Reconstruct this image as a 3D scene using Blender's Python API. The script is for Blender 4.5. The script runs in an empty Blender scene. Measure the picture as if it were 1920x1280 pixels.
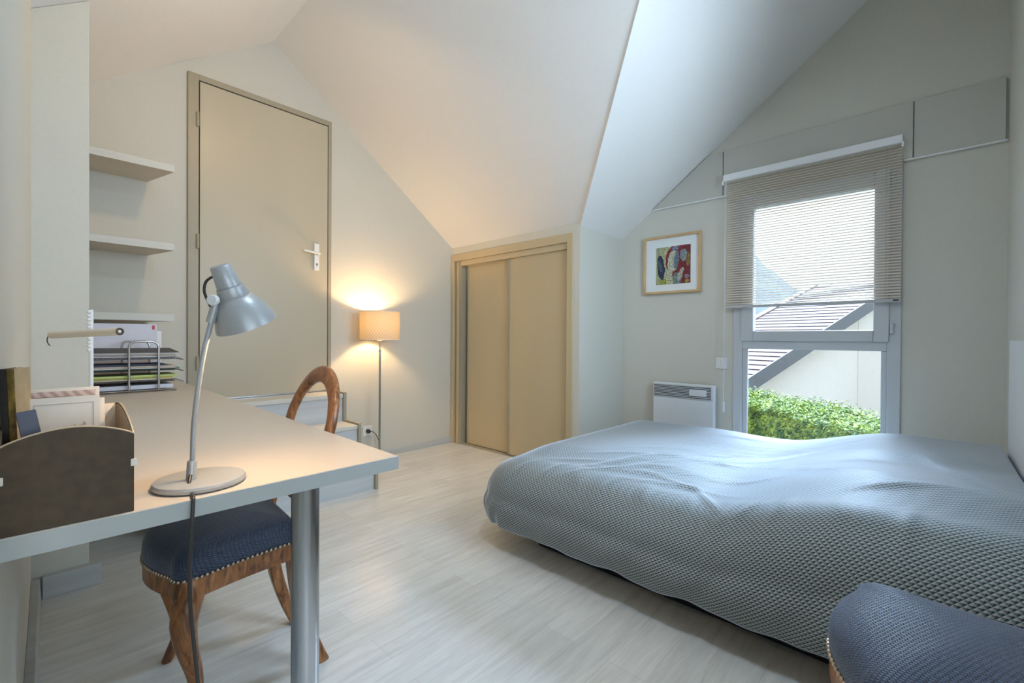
import bpy, bmesh, math, random
from mathutils import Vector, Matrix
random.seed(7)
S = bpy.context.scene
COL = S.collection
PI = math.pi

# ------------------------------------------------------------------ camera
H = 1.015
YAW, PITCH, ROLL = math.radians(43.13), math.radians(.378), math.radians(.36)
cp, sp, cr, sr = math.cos(PITCH), math.sin(PITCH), math.cos(ROLL), math.sin(ROLL)
M = Matrix(((cr, -sr, 0), (sr, cr, 0), (0, 0, 1))) @ Matrix(((1, 0, 0), (0, cp, -sp), (0, sp, cp)))
LV = (Vector((math.sin(YAW), -math.cos(YAW), 0)), Vector((0, 0, -1)), Vector((math.cos(YAW), math.sin(YAW), 0)))
ax = [LV[0] * M[i][0] + LV[1] * M[i][1] + LV[2] * M[i][2] for i in range(3)]   # right, down, forward
cd = bpy.data.cameras.new('camera'); cam = bpy.data.objects.new('camera', cd); COL.objects.link(cam)
cd.sensor_width = 36; cd.lens = 850 / 1920 * 36; cd.clip_start = .02; cd.clip_end = 2000
X, Y, Z = ax[0], -ax[1], -ax[2]
cam.matrix_world = Matrix(((X.x, Y.x, Z.x, 0), (X.y, Y.y, Z.y, 0), (X.z, Y.z, Z.z, H), (0, 0, 0, 1)))
S.camera = cam

# ------------------------------------------------------------------ exposure, sky, lights
S.view_settings.view_transform = 'Standard'; S.view_settings.look = 'None'
S.view_settings.exposure = 0.9; S.view_settings.gamma = 1.0; S.view_settings.use_curve_mapping = False
w = bpy.data.worlds.new('sky'); S.world = w; w.use_nodes = True
nt = w.node_tree; nt.nodes.clear()
def N(nt, t, **kw):
    n = nt.nodes.new(t)
    for k, v in kw.items():
        if k.startswith('i_'): n.inputs[k[2:].replace('_', ' ')].default_value = v
        else: setattr(n, k, v)
    return n
tc = N(nt, 'ShaderNodeTexCoord'); out = N(nt, 'ShaderNodeOutputWorld'); bg = N(nt, 'ShaderNodeBackground')
dot = N(nt, 'ShaderNodeVectorMath', operation='DOT_PRODUCT'); dot.inputs[1].default_value = Vector((.70, -.05, .71)).normalized()
mr = N(nt, 'ShaderNodeMapRange', interpolation_type='SMOOTHSTEP'); mr.inputs[1].default_value = .87; mr.inputs[2].default_value = .985
mr.inputs[3].default_value = .85; mr.inputs[4].default_value = 62.0         # hazy sky; unseen bright patch sunwards, added to light the room
nt.links.new(tc.outputs['Generated'], dot.inputs[0]); nt.links.new(dot.outputs['Value'], mr.inputs[0])
mf = N(nt, 'ShaderNodeMapRange'); mf.inputs[1].default_value = .86; mf.inputs[2].default_value = .90
mc = N(nt, 'ShaderNodeMix', data_type='RGBA'); mc.inputs[6].default_value = (.90, .95, 1.0, 1); mc.inputs[7].default_value = (.52, .70, 1.0, 1)
nt.links.new(dot.outputs['Value'], mf.inputs[0]); nt.links.new(mf.outputs[0], mc.inputs[0]); nt.links.new(mc.outputs[2], bg.inputs['Color']); nt.links.new(mr.outputs[0], bg.inputs['Strength']); nt.links.new(bg.outputs[0], out.inputs[0])

YS = -.262                                                   # plane of the wall behind the bed head
def light(name, kind, loc, power, color, size=.1, rot=None, portal=False, sy=None):
    d = bpy.data.lights.new(name, kind); d.energy = power; d.color = color
    if kind == 'AREA':
        d.shape = 'RECTANGLE'; d.size = size; d.size_y = sy or size
        d.cycles.is_portal = portal
    else: d.shadow_soft_size = size
    o = bpy.data.objects.new(name, d); o.location = loc
    if rot: o.rotation_euler = rot
    COL.objects.link(o); return o
light('window_portal', 'AREA', (3.56, .61, 1.17), 1, (1, 1, 1), .95, (0, PI / 2, 0), True, 1.7).data.size = 1.75
light('side_fill_light', 'AREA', (1.75, YS - .12, 1.70), 27, (.62, .79, 1.0), 1.20, (PI / 2, 0, 0), False, 1.10)  # added fill light, shining in through the added side window

light('rear_fill_light', 'AREA', (-.05, -1.12, 1.05), 6.5, (.62, .78, 1.0), 1.2, (PI / 2, 0, 0), False, 1.2)  # added fill for the floor and desk front, from behind the camera
light('overhead_fill', 'AREA', (.75, .42, 2.74), 13.0, (.60, .79, 1.0), .30, (0, 0, 0), False, .30)  # added cool fill from above, out of view and without a fixture
light('warm_fill', 'AREA', (.98, 2.05, 2.74), 3.6, (1.0, .66, .34), .12, (math.radians(28), 0, 0), False, .12)  # added warm fill for the door wall, no fixture

# ------------------------------------------------------------------ materials
def mat(name, col, rough=.5, metal=0, spec=.5, noise=None, bump=None, **kw):
    m = bpy.data.materials.new(name); m.use_nodes = True; t = m.node_tree; b = t.nodes['Principled BSDF']
    b.inputs['Base Color'].default_value = (*col, 1); b.inputs['Roughness'].default_value = rough
    b.inputs['Metallic'].default_value = metal; b.inputs['Specular IOR Level'].default_value = spec
    for k, v in kw.items():
        b.inputs[k.replace('_', ' ')].default_value = v
    if noise:                                        # (scale, amount, stretch xyz)
        sc, am, st = noise
        c = N(t, 'ShaderNodeTexCoord'); mp = N(t, 'ShaderNodeMapping'); mp.inputs['Scale'].default_value = st
        n = N(t, 'ShaderNodeTexNoise'); n.inputs['Scale'].default_value = sc; n.inputs['Detail'].default_value = 5
        r = N(t, 'ShaderNodeMapRange'); r.inputs[1].default_value = .3; r.inputs[2].default_value = .7
        r.inputs[3].default_value = 1 - am; r.inputs[4].default_value = 1 + am
        mu = N(t, 'ShaderNodeVectorMath', operation='SCALE'); mu.inputs[0].default_value = col
        t.links.new(c.outputs['Object'], mp.inputs[0]); t.links.new(mp.outputs[0], n.inputs['Vector'])
        t.links.new(n.outputs['Fac'], r.inputs[0]); t.links.new(r.outputs[0], mu.inputs['Scale'])
        t.links.new(mu.outputs[0], b.inputs['Base Color'])
        if bump:
            bp = N(t, 'ShaderNodeBump'); bp.inputs['Strength'].default_value = bump; bp.inputs['Distance'].default_value = .002
            t.links.new(n.outputs['Fac'], bp.inputs['Height']); t.links.new(bp.outputs[0], b.inputs['Normal'])
    return m
WALL = mat('greige_wall_paint', (.625, .60, .525), .75, noise=(60, .015, (1, 1, 1)), bump=.05)
CEIL = mat('white_ceiling_paint', (.82, .80, .775), .8, noise=(50, .01, (1, 1, 1)), bump=.04)
DOORM = mat('taupe_door_paint', (.50, .445, .33), .38, noise=(4, .02, (1, 1, .3)))
CLOSM = mat('beige_closet_paint', (.54, .44, .275), .38, noise=(4, .02, (1, 1, .3)))
FRM = mat('greige_trim_paint', (.37, .325, .235), .42, noise=(8, .02, (1, 1, 1)))
BOXM = mat('shutter_box_paint', (.53, .51, .45), .5, noise=(8, .01, (1, 1, 1)))
PVC = mat('grey_white_window_plastic', (.56, .58, .60), .35, noise=(3, .015, (1, 1, 1)))
WHITE = mat('white_plastic', (.80, .80, .79), .35, noise=(5, .01, (1, 1, 1)))
WMETAL = mat('white_enamel', (.74, .76, .78), .3, noise=(5, .01, (1, 1, 1)))
DARK = mat('dark_gap', (.03, .03, .03), .7, noise=(9, .1, (1, 1, 1)))
BLACK = mat('black_plastic', (.02, .02, .022), .4, noise=(9, .1, (1, 1, 1)))
CORD = mat('dark_cord', (.035, .03, .028), .35, noise=(9, .1, (1, 1, 1)))
CHROME = mat('brushed_steel', (.50, .51, .53), .24, 1, noise=(40, .05, (1, 1, .02)))
WIRE = mat('grey_wire', (.30, .29, .28), .35, .9, noise=(9, .05, (1, 1, 1)))
SILV = mat('silver_lacquer', (.44, .45, .455), .38, .35, noise=(300, .04, (1, 1, 1)))
BRASS = mat('aged_nail_heads', (.50, .40, .30), .35, .9, noise=(50, .15, (1, 1, 1)))
DESK = mat('beige_grey_laminate', (.57, .50, .42), .36, noise=(120, .02, (1, 1, 1)))
DEDGE = mat('grey_laminate_edge', (.44, .46, .44), .45, noise=(20, .02, (1, 1, 1)))
SHELF = mat('pale_oak_laminate', (.60, .54, .45), .5, noise=(9, .05, (.3, 6, 6)))
SHEDGE = mat('pale_shelf_edge', (.62, .61, .56), .5, noise=(9, .03, (.3, 6, 6)))
STEP = mat('pale_grey_oak_step', (.56, .58, .60), .4, noise=(5, .09, (.25, 6, 6)))
STEPT = mat('pale_oak_tread', (.66, .63, .57), .35, noise=(5, .07, (.25, 6, 6)))
BASEB = mat('pale_grey_oak_baseboard', (.50, .51, .50), .45, noise=(5, .09, (.25, 6, 6)))
FRAMEW = mat('light_oak_frame', (.60, .39, .19), .4, noise=(7, .12, (1, 1, 1)))
BOARD = mat('brown_cardboard', (.080, .054, .030), .75, noise=(70, .15, (1, 1, 1)))
BOARDI = mat('tan_board', (.55, .42, .28), .7, noise=(30, .05, (1, 1, 1)))
PAPER = mat('white_paper', (.80, .78, .78), .7, noise=(8, .01, (1, 1, 1)))
CREAM = mat('cream_paper', (.80, .72, .62), .7, noise=(8, .02, (1, 1, 1)))
TUBEM = mat('cream_lacquer', (.76, .69, .58), .45, noise=(8, .02, (1, 1, 1)))

def wood_mat():
    m = bpy.data.materials.new('polished_walnut'); m.use_nodes = True; t = m.node_tree; b = t.nodes['Principled BSDF']
    c = N(t, 'ShaderNodeTexCoord'); mp = N(t, 'ShaderNodeMapping'); mp.inputs['Scale'].default_value = (9, 9, 2.2)
    n = N(t, 'ShaderNodeTexNoise'); n.inputs['Scale'].default_value = 5; n.inputs['Detail'].default_value = 8; n.inputs['Distortion'].default_value = 1.5
    r = N(t, 'ShaderNodeValToRGB'); e = r.color_ramp.elements
    e[0].position = .3; e[0].color = (.085, .028, .010, 1); e[1].position = .72; e[1].color = (.46, .20, .070, 1)
    x = e.new(.5); x.color = (.27, .105, .034, 1)
    t.links.new(c.outputs['Object'], mp.inputs[0]); t.links.new(mp.outputs[0], n.inputs['Vector']); t.links.new(n.outputs['Fac'], r.inputs[0])
    t.links.new(r.outputs[0], b.inputs['Base Color']); b.inputs['Roughness'].default_value = .28
    return m
WOOD = wood_mat()

def floor_mat():
    m = bpy.data.materials.new('pale_laminate_planks'); m.use_nodes = True; t = m.node_tree; b = t.nodes['Principled BSDF']
    c = N(t, 'ShaderNodeTexCoord')
    br = N(t, 'ShaderNodeTexBrick'); br.offset = .37; br.squash = 1
    br.inputs['Color1'].default_value = (.665, .655, .61, 1); br.inputs['Color2'].default_value = (.735, .725, .68, 1); br.inputs['Mortar'].default_value = (.55, .53, .49, 1)
    br.inputs['Scale'].default_value = 1; br.inputs['Mortar Size'].default_value = .0009; br.inputs['Mortar Smooth'].default_value = .3
    br.inputs['Brick Width'].default_value = 1.25; br.inputs['Row Height'].default_value = .125
    mp = N(t, 'ShaderNodeMapping'); mp.inputs['Scale'].default_value = (1.6, 16, 1)
    n = N(t, 'ShaderNodeTexNoise'); n.inputs['Scale'].default_value = 2.2; n.inputs['Detail'].default_value = 9; n.inputs['Roughness'].default_value = .62; n.inputs['Distortion'].default_value = .6
    r = N(t, 'ShaderNodeMapRange'); r.inputs[1].default_value = .25; r.inputs[2].default_value = .75; r.inputs[3].default_value = .84; r.inputs[4].default_value = 1.13
    mp2 = N(t, 'ShaderNodeMapping'); mp2.inputs['Scale'].default_value = (3, 90, 1)
    n2 = N(t, 'ShaderNodeTexNoise'); n2.inputs['Scale'].default_value = 3; n2.inputs['Detail'].default_value = 3
    r2 = N(t, 'ShaderNodeMapRange'); r2.inputs[1].default_value = .3; r2.inputs[2].default_value = .7; r2.inputs[3].default_value = .95; r2.inputs[4].default_value = 1.04
    mm = N(t, 'ShaderNodeMath', operation='MULTIPLY'); mu = N(t, 'ShaderNodeVectorMath', operation='SCALE')
    L = t.links.new
    L(c.outputs['Object'], br.inputs['Vector']); L(c.outputs['Object'], mp.inputs[0]); L(mp.outputs[0], n.inputs['Vector'])
    L(c.outputs['Object'], mp2.inputs[0]); L(mp2.outputs[0], n2.inputs['Vector'])
    L(n.outputs['Fac'], r.inputs[0]); L(n2.outputs['Fac'], r2.inputs[0]); L(r.outputs[0], mm.inputs[0]); L(r2.outputs[0], mm.inputs[1])
    L(br.outputs['Color'], mu.inputs[0]); L(mm.outputs[0], mu.inputs['Scale']); L(mu.outputs[0], b.inputs['Base Color'])
    b.inputs['Roughness'].default_value = .21; b.inputs['Specular IOR Level'].default_value = .5
    bp = N(t, 'ShaderNodeBump'); bp.inputs['Strength'].default_value = .12; bp.inputs['Distance'].default_value = .001
    L(n2.outputs['Fac'], bp.inputs['Height']); L(bp.outputs[0], b.inputs['Normal'])
    return m
FLOOR = floor_mat()

def duvet_mat():
    m = bpy.data.materials.new('triangle_print_cotton'); m.use_nodes = True; t = m.node_tree; b = t.nodes['Principled BSDF']; L = t.links.new
    uv = N(t, 'ShaderNodeUVMap'); sx = N(t, 'ShaderNodeSeparateXYZ'); L(uv.outputs[0], sx.inputs[0])
    def math_(op, a, bb=None, cc=None):
        n = N(t, 'ShaderNodeMath', operation=op)
        for i, v in enumerate((a, bb, cc)):
            if v is None: continue
            if isinstance(v, (int, float)): n.inputs[i].default_value = v
            else: L(v, n.inputs[i])
        return n.outputs[0]
    fu = math_('FRACT', sx.outputs['X'])
    fv = math_('FRACT', sx.outputs['Y'])
    upper = math_('GREATER_THAN', math_('ADD', fu, fv), 1.0)        # each little diamond: pale upper half, dark lower half
    leftp = math_('GREATER_THAN', fv, fu)
    line = math_('LESS_THAN', fv, .11)
    def mixc(f, a, bb):
        n = N(t, 'ShaderNodeMix', data_type='RGBA'); L(f, n.inputs[0])
        for i, v in ((6, a), (7, bb)):
            if isinstance(v, tuple): n.inputs[i].default_value = (*v, 1)
            else: L(v, n.inputs[i])
        return n.outputs[2]
    lo = mixc(leftp, (.022, .026, .033), (.105, .125, .130))
    hi = mixc(leftp, (.30, .31, .31), (.43, .44, .43))
    c2 = mixc(upper, lo, hi)
    c3 = mixc(line, c2, (.022, .115, .088))
    L(c3, b.inputs['Base Color'])
    b.inputs['Roughness'].default_value = .55; b.inputs['Specular IOR Level'].default_value = .25
    b.inputs['Sheen Weight'].default_value = 1.0; b.inputs['Sheen Roughness'].default_value = .32; b.inputs['Sheen Tint'].default_value = (.78, .87, 1, 1)
    return m
DUVET = duvet_mat()

def weave_mat():
    m = bpy.data.materials.new('blue_woven_upholstery'); m.use_nodes = True; t = m.node_tree; b = t.nodes['Principled BSDF']; L = t.links.new
    c = N(t, 'ShaderNodeTexCoord')
    br = N(t, 'ShaderNodeTexBrick'); br.offset = .5
    br.inputs['Scale'].default_value = 1; br.inputs['Brick Width'].default_value = .0085; br.inputs['Row Height'].default_value = .0062
    br.inputs['Mortar Size'].default_value = .0017; br.inputs['Mortar Smooth'].default_value = 1
    br.inputs['Color1'].default_value = (.040, .060, .110, 1); br.inputs['Color2'].default_value = (.062, .088, .150, 1); br.inputs['Mortar'].default_value = (.004, .005, .009, 1)
    sp = N(t, 'ShaderNodeSeparateXYZ'); cb = N(t, 'ShaderNodeCombineXYZ'); L(c.outputs['Object'], sp.inputs[0])
    for k in 'XY':
        ad = N(t, 'ShaderNodeMath', operation='ADD'); L(sp.outputs[k], ad.inputs[0]); L(sp.outputs['Z'], ad.inputs[1]); L(ad.outputs[0], cb.inputs[k])
    L(cb.outputs[0], br.inputs['Vector']); L(br.outputs['Color'], b.inputs['Base Color'])
    b.inputs['Roughness'].default_value = .48; b.inputs['Sheen Weight'].default_value = .35; b.inputs['Sheen Roughness'].default_value = .35; b.inputs['Sheen Tint'].default_value = (.75, .85, 1, 1)
    bp = N(t, 'ShaderNodeBump'); bp.inputs['Strength'].default_value = .6; bp.inputs['Distance'].default_value = .002; bp.invert = True
    L(br.outputs['Fac'], bp.inputs['Height']); L(bp.outputs[0], b.inputs['Normal'])
    return m
WEAVE = weave_mat()

def glass_mat():
    m = bpy.data.materials.new('window_glass'); m.use_nodes = True; t = m.node_tree; t.nodes.clear()
    o = N(t, 'ShaderNodeOutputMaterial'); a = N(t, 'ShaderNodeBsdfTransparent'); g = N(t, 'ShaderNodeBsdfGlossy'); g.inputs['Roughness'].default_value = .02
    f = N(t, 'ShaderNodeFresnel'); f.inputs['IOR'].default_value = 1.35; mx = N(t, 'ShaderNodeMixShader')
    a.inputs[0].default_value = (.96, .98, .97, 1)
    t.links.new(f.outputs[0], mx.inputs[0]); t.links.new(a.outputs[0], mx.inputs[1]); t.links.new(g.outputs[0], mx.inputs[2]); t.links.new(mx.outputs[0], o.inputs[0])
    return m
GLASS = glass_mat()

def translucent_mat(name, col, tr, frac, pattern=None):
    m = bpy.data.materials.new(name); m.use_nodes = True; t = m.node_tree; t.nodes.clear(); L = t.links.new
    o = N(t, 'ShaderNodeOutputMaterial'); a = N(t, 'ShaderNodeBsdfDiffuse'); b = N(t, 'ShaderNodeBsdfTranslucent'); mx = N(t, 'ShaderNodeMixShader')
    a.inputs[0].default_value = (*col, 1); b.inputs[0].default_value = (*tr, 1); mx.inputs[0].default_value = frac
    if pattern:
        c = N(t, 'ShaderNodeTexCoord'); v = N(t, 'ShaderNodeTexChecker'); v.inputs['Scale'].default_value = pattern
        mp = N(t, 'ShaderNodeMapping'); mp.inputs['Scale'].default_value = (26, 15, 1)
        v.inputs['Scale'].default_value = 1
        v.inputs['Color1'].default_value = (*tr, 1); v.inputs['Color2'].default_value = (*[x * .78 for x in tr], 1)
        L(c.outputs['UV'], mp.inputs[0]); L(mp.outputs[0], v.inputs['Vector']); L(v.outputs[0], b.inputs[0])
        v2 = N(t, 'ShaderNodeTexChecker'); v2.inputs['Scale'].default_value = 1; L(mp.outputs[0], v2.inputs['Vector']); L(v2.outputs[0], a.inputs[0])
        v2.inputs['Color1'].default_value = (*col, 1); v2.inputs['Color2'].default_value = (*[x * .82 for x in col], 1)
    L(a.outputs[0], mx.inputs[1]); L(b.outputs[0], mx.inputs[2]); L(mx.outputs[0], o.inputs[0])
    return m
SHADE = translucent_mat('cream_shade_fabric', (.66, .57, .42), (.36, .25, .115), .11, 30)
SLAT = translucent_mat('cream_slat', (.88, .78, .66), (.74, .64, .52), .28)
def emit(name, col, s):
    m = bpy.data.materials.new(name); m.use_nodes = True; b = m.node_tree.nodes['Principled BSDF']
    b.inputs['Base Color'].default_value = (*col, 1); b.inputs['Emission Color'].default_value = (*col, 1); b.inputs['Emission Strength'].default_value = s
    return m
BULB = emit('lit_bulb', (1, .80, .52), 12)

# ------------------------------------------------------------------ mesh helpers
class MB:
    def __init__(s): s.v = []; s.f = []
    def add(s, v, f):
        k = len(s.v); s.v += [tuple(p) for p in v]; s.f += [tuple(i + k for i in q) for q in f]; return s
    def box(s, x0, x1, y0, y1, z0, z1):
        v = [(x, y, z) for z in (z0, z1) for y in (y0, y1) for x in (x0, x1)]
        return s.add(v, [(0, 2, 3, 1), (4, 5, 7, 6), (0, 1, 5, 4), (2, 6, 7, 3), (0, 4, 6, 2), (1, 3, 7, 5)])
    def prism(s, a, b):                      # two matching loops of 3-D points
        n = len(a); return s.add(list(a) + list(b), [tuple(reversed(range(n))), tuple(range(n, 2 * n))] + [(i, (i + 1) % n, n + (i + 1) % n, n + i) for i in range(n)])
    def ext(s, poly, z0, z1): return s.prism([(x, y, z0) for x, y in poly], [(x, y, z1) for x, y in poly])
    def ext_x(s, poly, x0, x1): return s.prism([(x0, y, z) for y, z in poly], [(x1, y, z) for y, z in poly])
    def ext_y(s, poly, y0, y1): return s.prism([(x, y0, z) for x, z in poly], [(x, y1, z) for x, z in poly])
    def rings(s, R, cap=True, closed=False):
        n = len(R[0]); v = [p for r in R for p in r]; m = len(R)
        f = [(i * n + j, i * n + (j + 1) % n, ((i + 1) % m) * n + (j + 1) % n, ((i + 1) % m) * n + j) for i in range(m if closed else m - 1) for j in range(n)]
        if cap and not closed: f += [tuple(reversed(range(n))), tuple(range((m - 1) * n, m * n))]
        return s.add(v, f)
    def lathe(s, prof, c=(0, 0, 0), axis=(0, 0, 1), n=32, cap=True):
        q = Vector((0, 0, 1)).rotation_difference(Vector(axis).normalized()); c = Vector(c)
        return s.rings([[c + q @ Vector((r * math.cos(2 * PI * k / n), r * math.sin(2 * PI * k / n), h)) for k in range(n)] for r, h in prof], cap)
    def tube(s, pts, r, n=10, cap=True, closed=False, up=(0, 0, 1), sub=0, sec=None):
        pts = [Vector(p) for p in pts]
        rr = r if isinstance(r, (list, tuple)) else [r] * len(pts)
        if sub:
            P = []; Q = []; m = len(pts)
            for i in range(m if closed else m - 1):
                g = (lambda k: pts[k % m]) if closed else (lambda k: pts[max(0, min(m - 1, k))])
                h = (lambda k: rr[k % m]) if closed else (lambda k: rr[max(0, min(m - 1, k))])
                a, b, c, d = g(i - 1), g(i), g(i + 1), g(i + 2)
                for j in range(sub):
                    u = j / sub
                    P.append(.5 * ((2 * b) + (c - a) * u + (2 * a - 5 * b + 4 * c - d) * u * u + (3 * b - a - 3 * c + d) * u ** 3))
                    p, q = h(i), h(i + 1)
                    Q.append(tuple(x + (y - x) * u for x, y in zip(p, q)) if isinstance(p, tuple) else p + (q - p) * u)
            if not closed: P.append(pts[-1]); Q.append(rr[-1])
            pts, rr = P, Q
        R = []; m = len(pts); prev = None
        for i, p in enumerate(pts):
            if closed: t = pts[(i + 1) % m] - pts[i - 1]
            else: t = pts[min(m - 1, i + 1)] - pts[max(0, i - 1)]
            t.normalize(); u = Vector(up) if prev is None else prev
            if abs(u.dot(t)) > .95 and prev is None: u = Vector((1, 0, 0))
            u = (u - t * u.dot(t)).normalized(); v = t.cross(u); prev = u
            a, b = rr[i] if isinstance(rr[i], tuple) else (rr[i], rr[i])
            if sec: R.append([p + u * (a * x) + v * (b * y) for x, y in sec])
            else: R.append([p + u * (a * math.cos(2 * PI * k / n)) + v * (b * math.sin(2 * PI * k / n)) for k in range(n)])
        return s.rings(R, cap, closed)
    def ball(s, c, r, n=10, m=6, sz=1):
        return s.rings([[Vector(c) + Vector((r * math.sin(PI * i / m) * math.cos(2 * PI * k / n), r * math.sin(PI * i / m) * math.sin(2 * PI * k / n), sz * r * math.cos(PI * i / m))) for k in range(n)] for i in range(1, m)])
    def build(s, name, m, parent=None, smooth=False, bevel=0, seg=2, loc=None, angle=40):
        me = bpy.data.meshes.new(name); me.from_pydata(s.v, [], s.f)
        bm = bmesh.new(); bm.from_mesh(me); bmesh.ops.recalc_face_normals(bm, faces=bm.faces); bm.to_mesh(me); bm.free()
        for k in (m if isinstance(m, list) else [m]): me.materials.append(k)
        o = bpy.data.objects.new(name, me); COL.objects.link(o)
        if parent: o.parent = parent
        if loc: o.location = loc
        if bevel:
            b = o.modifiers.new('bevel', 'BEVEL'); b.width = bevel; b.segments = seg; b.limit_method = 'ANGLE'; b.angle_limit = math.radians(35)
        if smooth:
            me.polygons.foreach_set('use_smooth', [True] * len(me.polygons))
            me.set_sharp_from_angle(angle=math.radians(angle))
        return o
def tag(o, label, cat, group=None):
    o['label'] = label; o['category'] = cat
    if group: o['group'] = group
    return o
def empty(name, loc, label, cat, group=None, rz=0):
    o = bpy.data.objects.new(name, None); o.empty_display_size = .05; COL.objects.link(o); o.location = loc; o.rotation_euler = (0, 0, rz)
    return tag(o, label, cat, group)
def struct(o, label=None, cat=None):
    o['kind'] = 'structure'
    if label: o['label'] = label
    if cat: o['category'] = cat
    return o
def sroot(name, label, cat, loc=(0, 0, 0)):
    return struct(empty(name, loc, label, cat))

# ------------------------------------------------------------------ the room
XB, YA, XC, YC, YR = 3.454, 3.45, 2.821, 1.952, -.262      # window wall, door wall, closet wall, alcove side, head wall
def wd(y): return -.049 + .0225 * y                        # the left wall runs a little askew
RX, RZ = 1.188, 3.106                                       # main ridge
def zl(x): return RZ - .715 * (RX - x)                      # left slope
def zr(x): return RZ - .746 * (x - RX)                      # right slope
YQ = YC - (RZ - 1.86) / .7357                               # alcove ridge
def za(y): return 1.86 + .7357 * (YC - y)                   # alcove slope
T = .16
struct(MB().ext([(-1.3, -1.25), (3.7, -1.25), (3.7, 3.7), (-1.3, 3.7)], -.12, 0).build('floor', FLOOR), 'pale grey laminate plank floor of the attic bedroom', 'floor')
struct(MB().ext_y([(-.2, 0), (XC + .4, 0), (XC + .4, zr(XC)), (XC, zr(XC)), (RX, RZ), (-.2, zl(-.2))], YA, YA + T).build('wall_back', WALL), 'greige gable wall holding the door above the steps', 'wall')
# left wall (askew), pillar nib
YL = .74
struct(MB().prism([(wd(YL), YL, 0), (wd(YA), YA, 0), (wd(YA) - .18, YA, 0), (wd(YL) - .18, YL, 0)],
                  [(wd(YL), YL, zl(wd(YL))), (wd(YA), YA, zl(wd(YA))), (wd(YA) - .18, YA, zl(wd(YA) - .18)), (wd(YL) - .18, YL, zl(wd(YL) - .18))]).build('wall_left', WALL), 'greige side wall along the desk', 'wall')
# the part of the room behind the photographer
XR, YB = -1.0, -1.0
struct(MB().ext_y([(XR - .1, 0), (wd(YL) - .05, 0), (wd(YL) - .05, zl(wd(YL) - .05) - .002), (XR - .1, zl(XR - .1) - .002)], YL + .001, YL + .12).build('wall_landing', WALL), 'greige return wall behind the desk end', 'wall')
struct(MB().box(XR - .12, XR, YB - .16, YL + .12, 0, zl(XR)).build('wall_rear_left', WALL), 'low greige knee wall behind the photographer', 'wall')
m = MB(); m.box(XR - .12, -.65, YB - .16, YB, 0, 3.11); m.box(.55, 1.16, YB - .16, YB, 0, 3.11); m.box(-.65, .55, YB - .16, YB, 0, .45); m.box(-.65, .55, YB - .16, YB, 1.65, 3.11)
struct(m.build('wall_rear', WALL), 'greige wall behind the photographer', 'wall')
struct(MB().box(1.0, 1.14, YB, YR - .16, 0, 3.11).build('wall_rear_right', WALL), 'greige return wall behind the photographer', 'wall')
w3 = sroot('added_rear_window', 'unseen window added behind the photographer to light the room', 'window')  # unseen opening, added to go with the rear fill light
m = MB()
for a, b, c, d in ((-.65, .55, .45, .50), (-.65, .55, 1.60, 1.65), (-.65, -.60, .50, 1.60), (.50, .55, .50, 1.60)): m.box(a, b, YB - .09, YB - .04, c, d)
m.build('window_frame', PVC, w3)
MB().box(-.60, .50, YB - .068, YB - .062, .50, 1.60).build('pane', GLASS, w3)
px0, px1 = wd(2.53) - .03, .171
struct(MB().ext_y([(px0, 0), (px1, 0), (px1, zl(px1) - .002), (px0, zl(px0) - .002)], 2.53, 2.63).build('wall_pillar', WALL), 'narrow greige wall nib between the desk and the shelf alcove', 'wall')
# window wall with an opening
wy0, wy1, wz0, wz1 = .150, 1.062, .12, 2.054
m = MB()
m.box(XB, XB + T, YR - .2, wy0, 0, 3.11); m.box(XB, XB + T, wy1, YC, 0, 1.86)
m.ext_x([(wy1, 1.86), (YC, 1.86), (wy1, za(wy1))], XB, XB + T)
m.box(XB, XB + T, wy0, wy1, 0, wz0); m.ext_x([(wy0, wz1), (wy1, wz1), (wy1, za(wy1)), (YQ, RZ), (wy0, RZ)], XB, XB + T)
struct(m.build('wall_window', WALL), 'greige gable wall holding the window', 'wall')
m = MB(); m.box(1.0, 1.15, YR - .16, YR, 0, 3.11); m.box(2.35, XB + T, YR - .16, YR, 0, 3.11); m.box(1.15, 2.35, YR - .16, YR, 0, 1.15); m.box(1.15, 2.35, YR - .16, YR, 2.25, 3.11)
struct(m.build('wall_right', WALL), 'greige wall behind the head of the bed', 'wall')
struct(MB().ext_x([(YC - .0, 0), (YC + .12, 0), (YC + .12, za(YC)), (YC, za(YC))], XC + .002, XB).build('wall_alcove', WALL), 'short greige return wall between closet and window wall', 'wall')
# closet wall: lintel + stile round the sliding doors, back slab
m = MB()
m.box(XC, XC + .09, YC + .001, 2.010, 0, zr(XC) - .002); m.box(XC, XC + .09, 2.010, YA, 1.818, zr(XC) - .002)
struct(m.build('wall_closet', WALL), 'beige wall above and beside the closet doors', 'wall')
struct(MB().box(XC + .16, XC + .26, YC + .12, YA, 0, 1.88).build('wall_closet_back', WALL), 'dark wall inside the closet', 'wall')
# ceilings
VX = lambda y: RX + (RZ - za(y)) / .746                      # valley x at y
def plate(name, pts, up, label):
    a = [Vector(p) for p in pts]; b = [p + Vector(up) for p in a]
    return struct(MB().prism(a, b).build(name, CEIL), label, 'ceiling')
e = .0
plate('ceiling', [(RX, YQ, RZ), (RX, YA + .1, RZ), (XC + .02, YA + .1, zr(XC + .02)), (XC + .02, YC - .015, zr(XC + .02))], (.09, 0, .12), 'white sloping ceiling running down to the closet')
plate('ceiling', [(RX, YQ, RZ), (XC, YC, 1.86), (XB + .05, YC, 1.86), (XB + .05, YQ, RZ)], (0, .09, .12), 'white sloping ceiling over the bed alcove')
plate('ceiling', [(RX, YQ, RZ), (XB + .05, YQ, RZ), (XB + .05, YB - .1, RZ), (RX, YB - .1, RZ)], (0, 0, .12), 'flat white ceiling above the bed head')
xw = XR - .1
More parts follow.
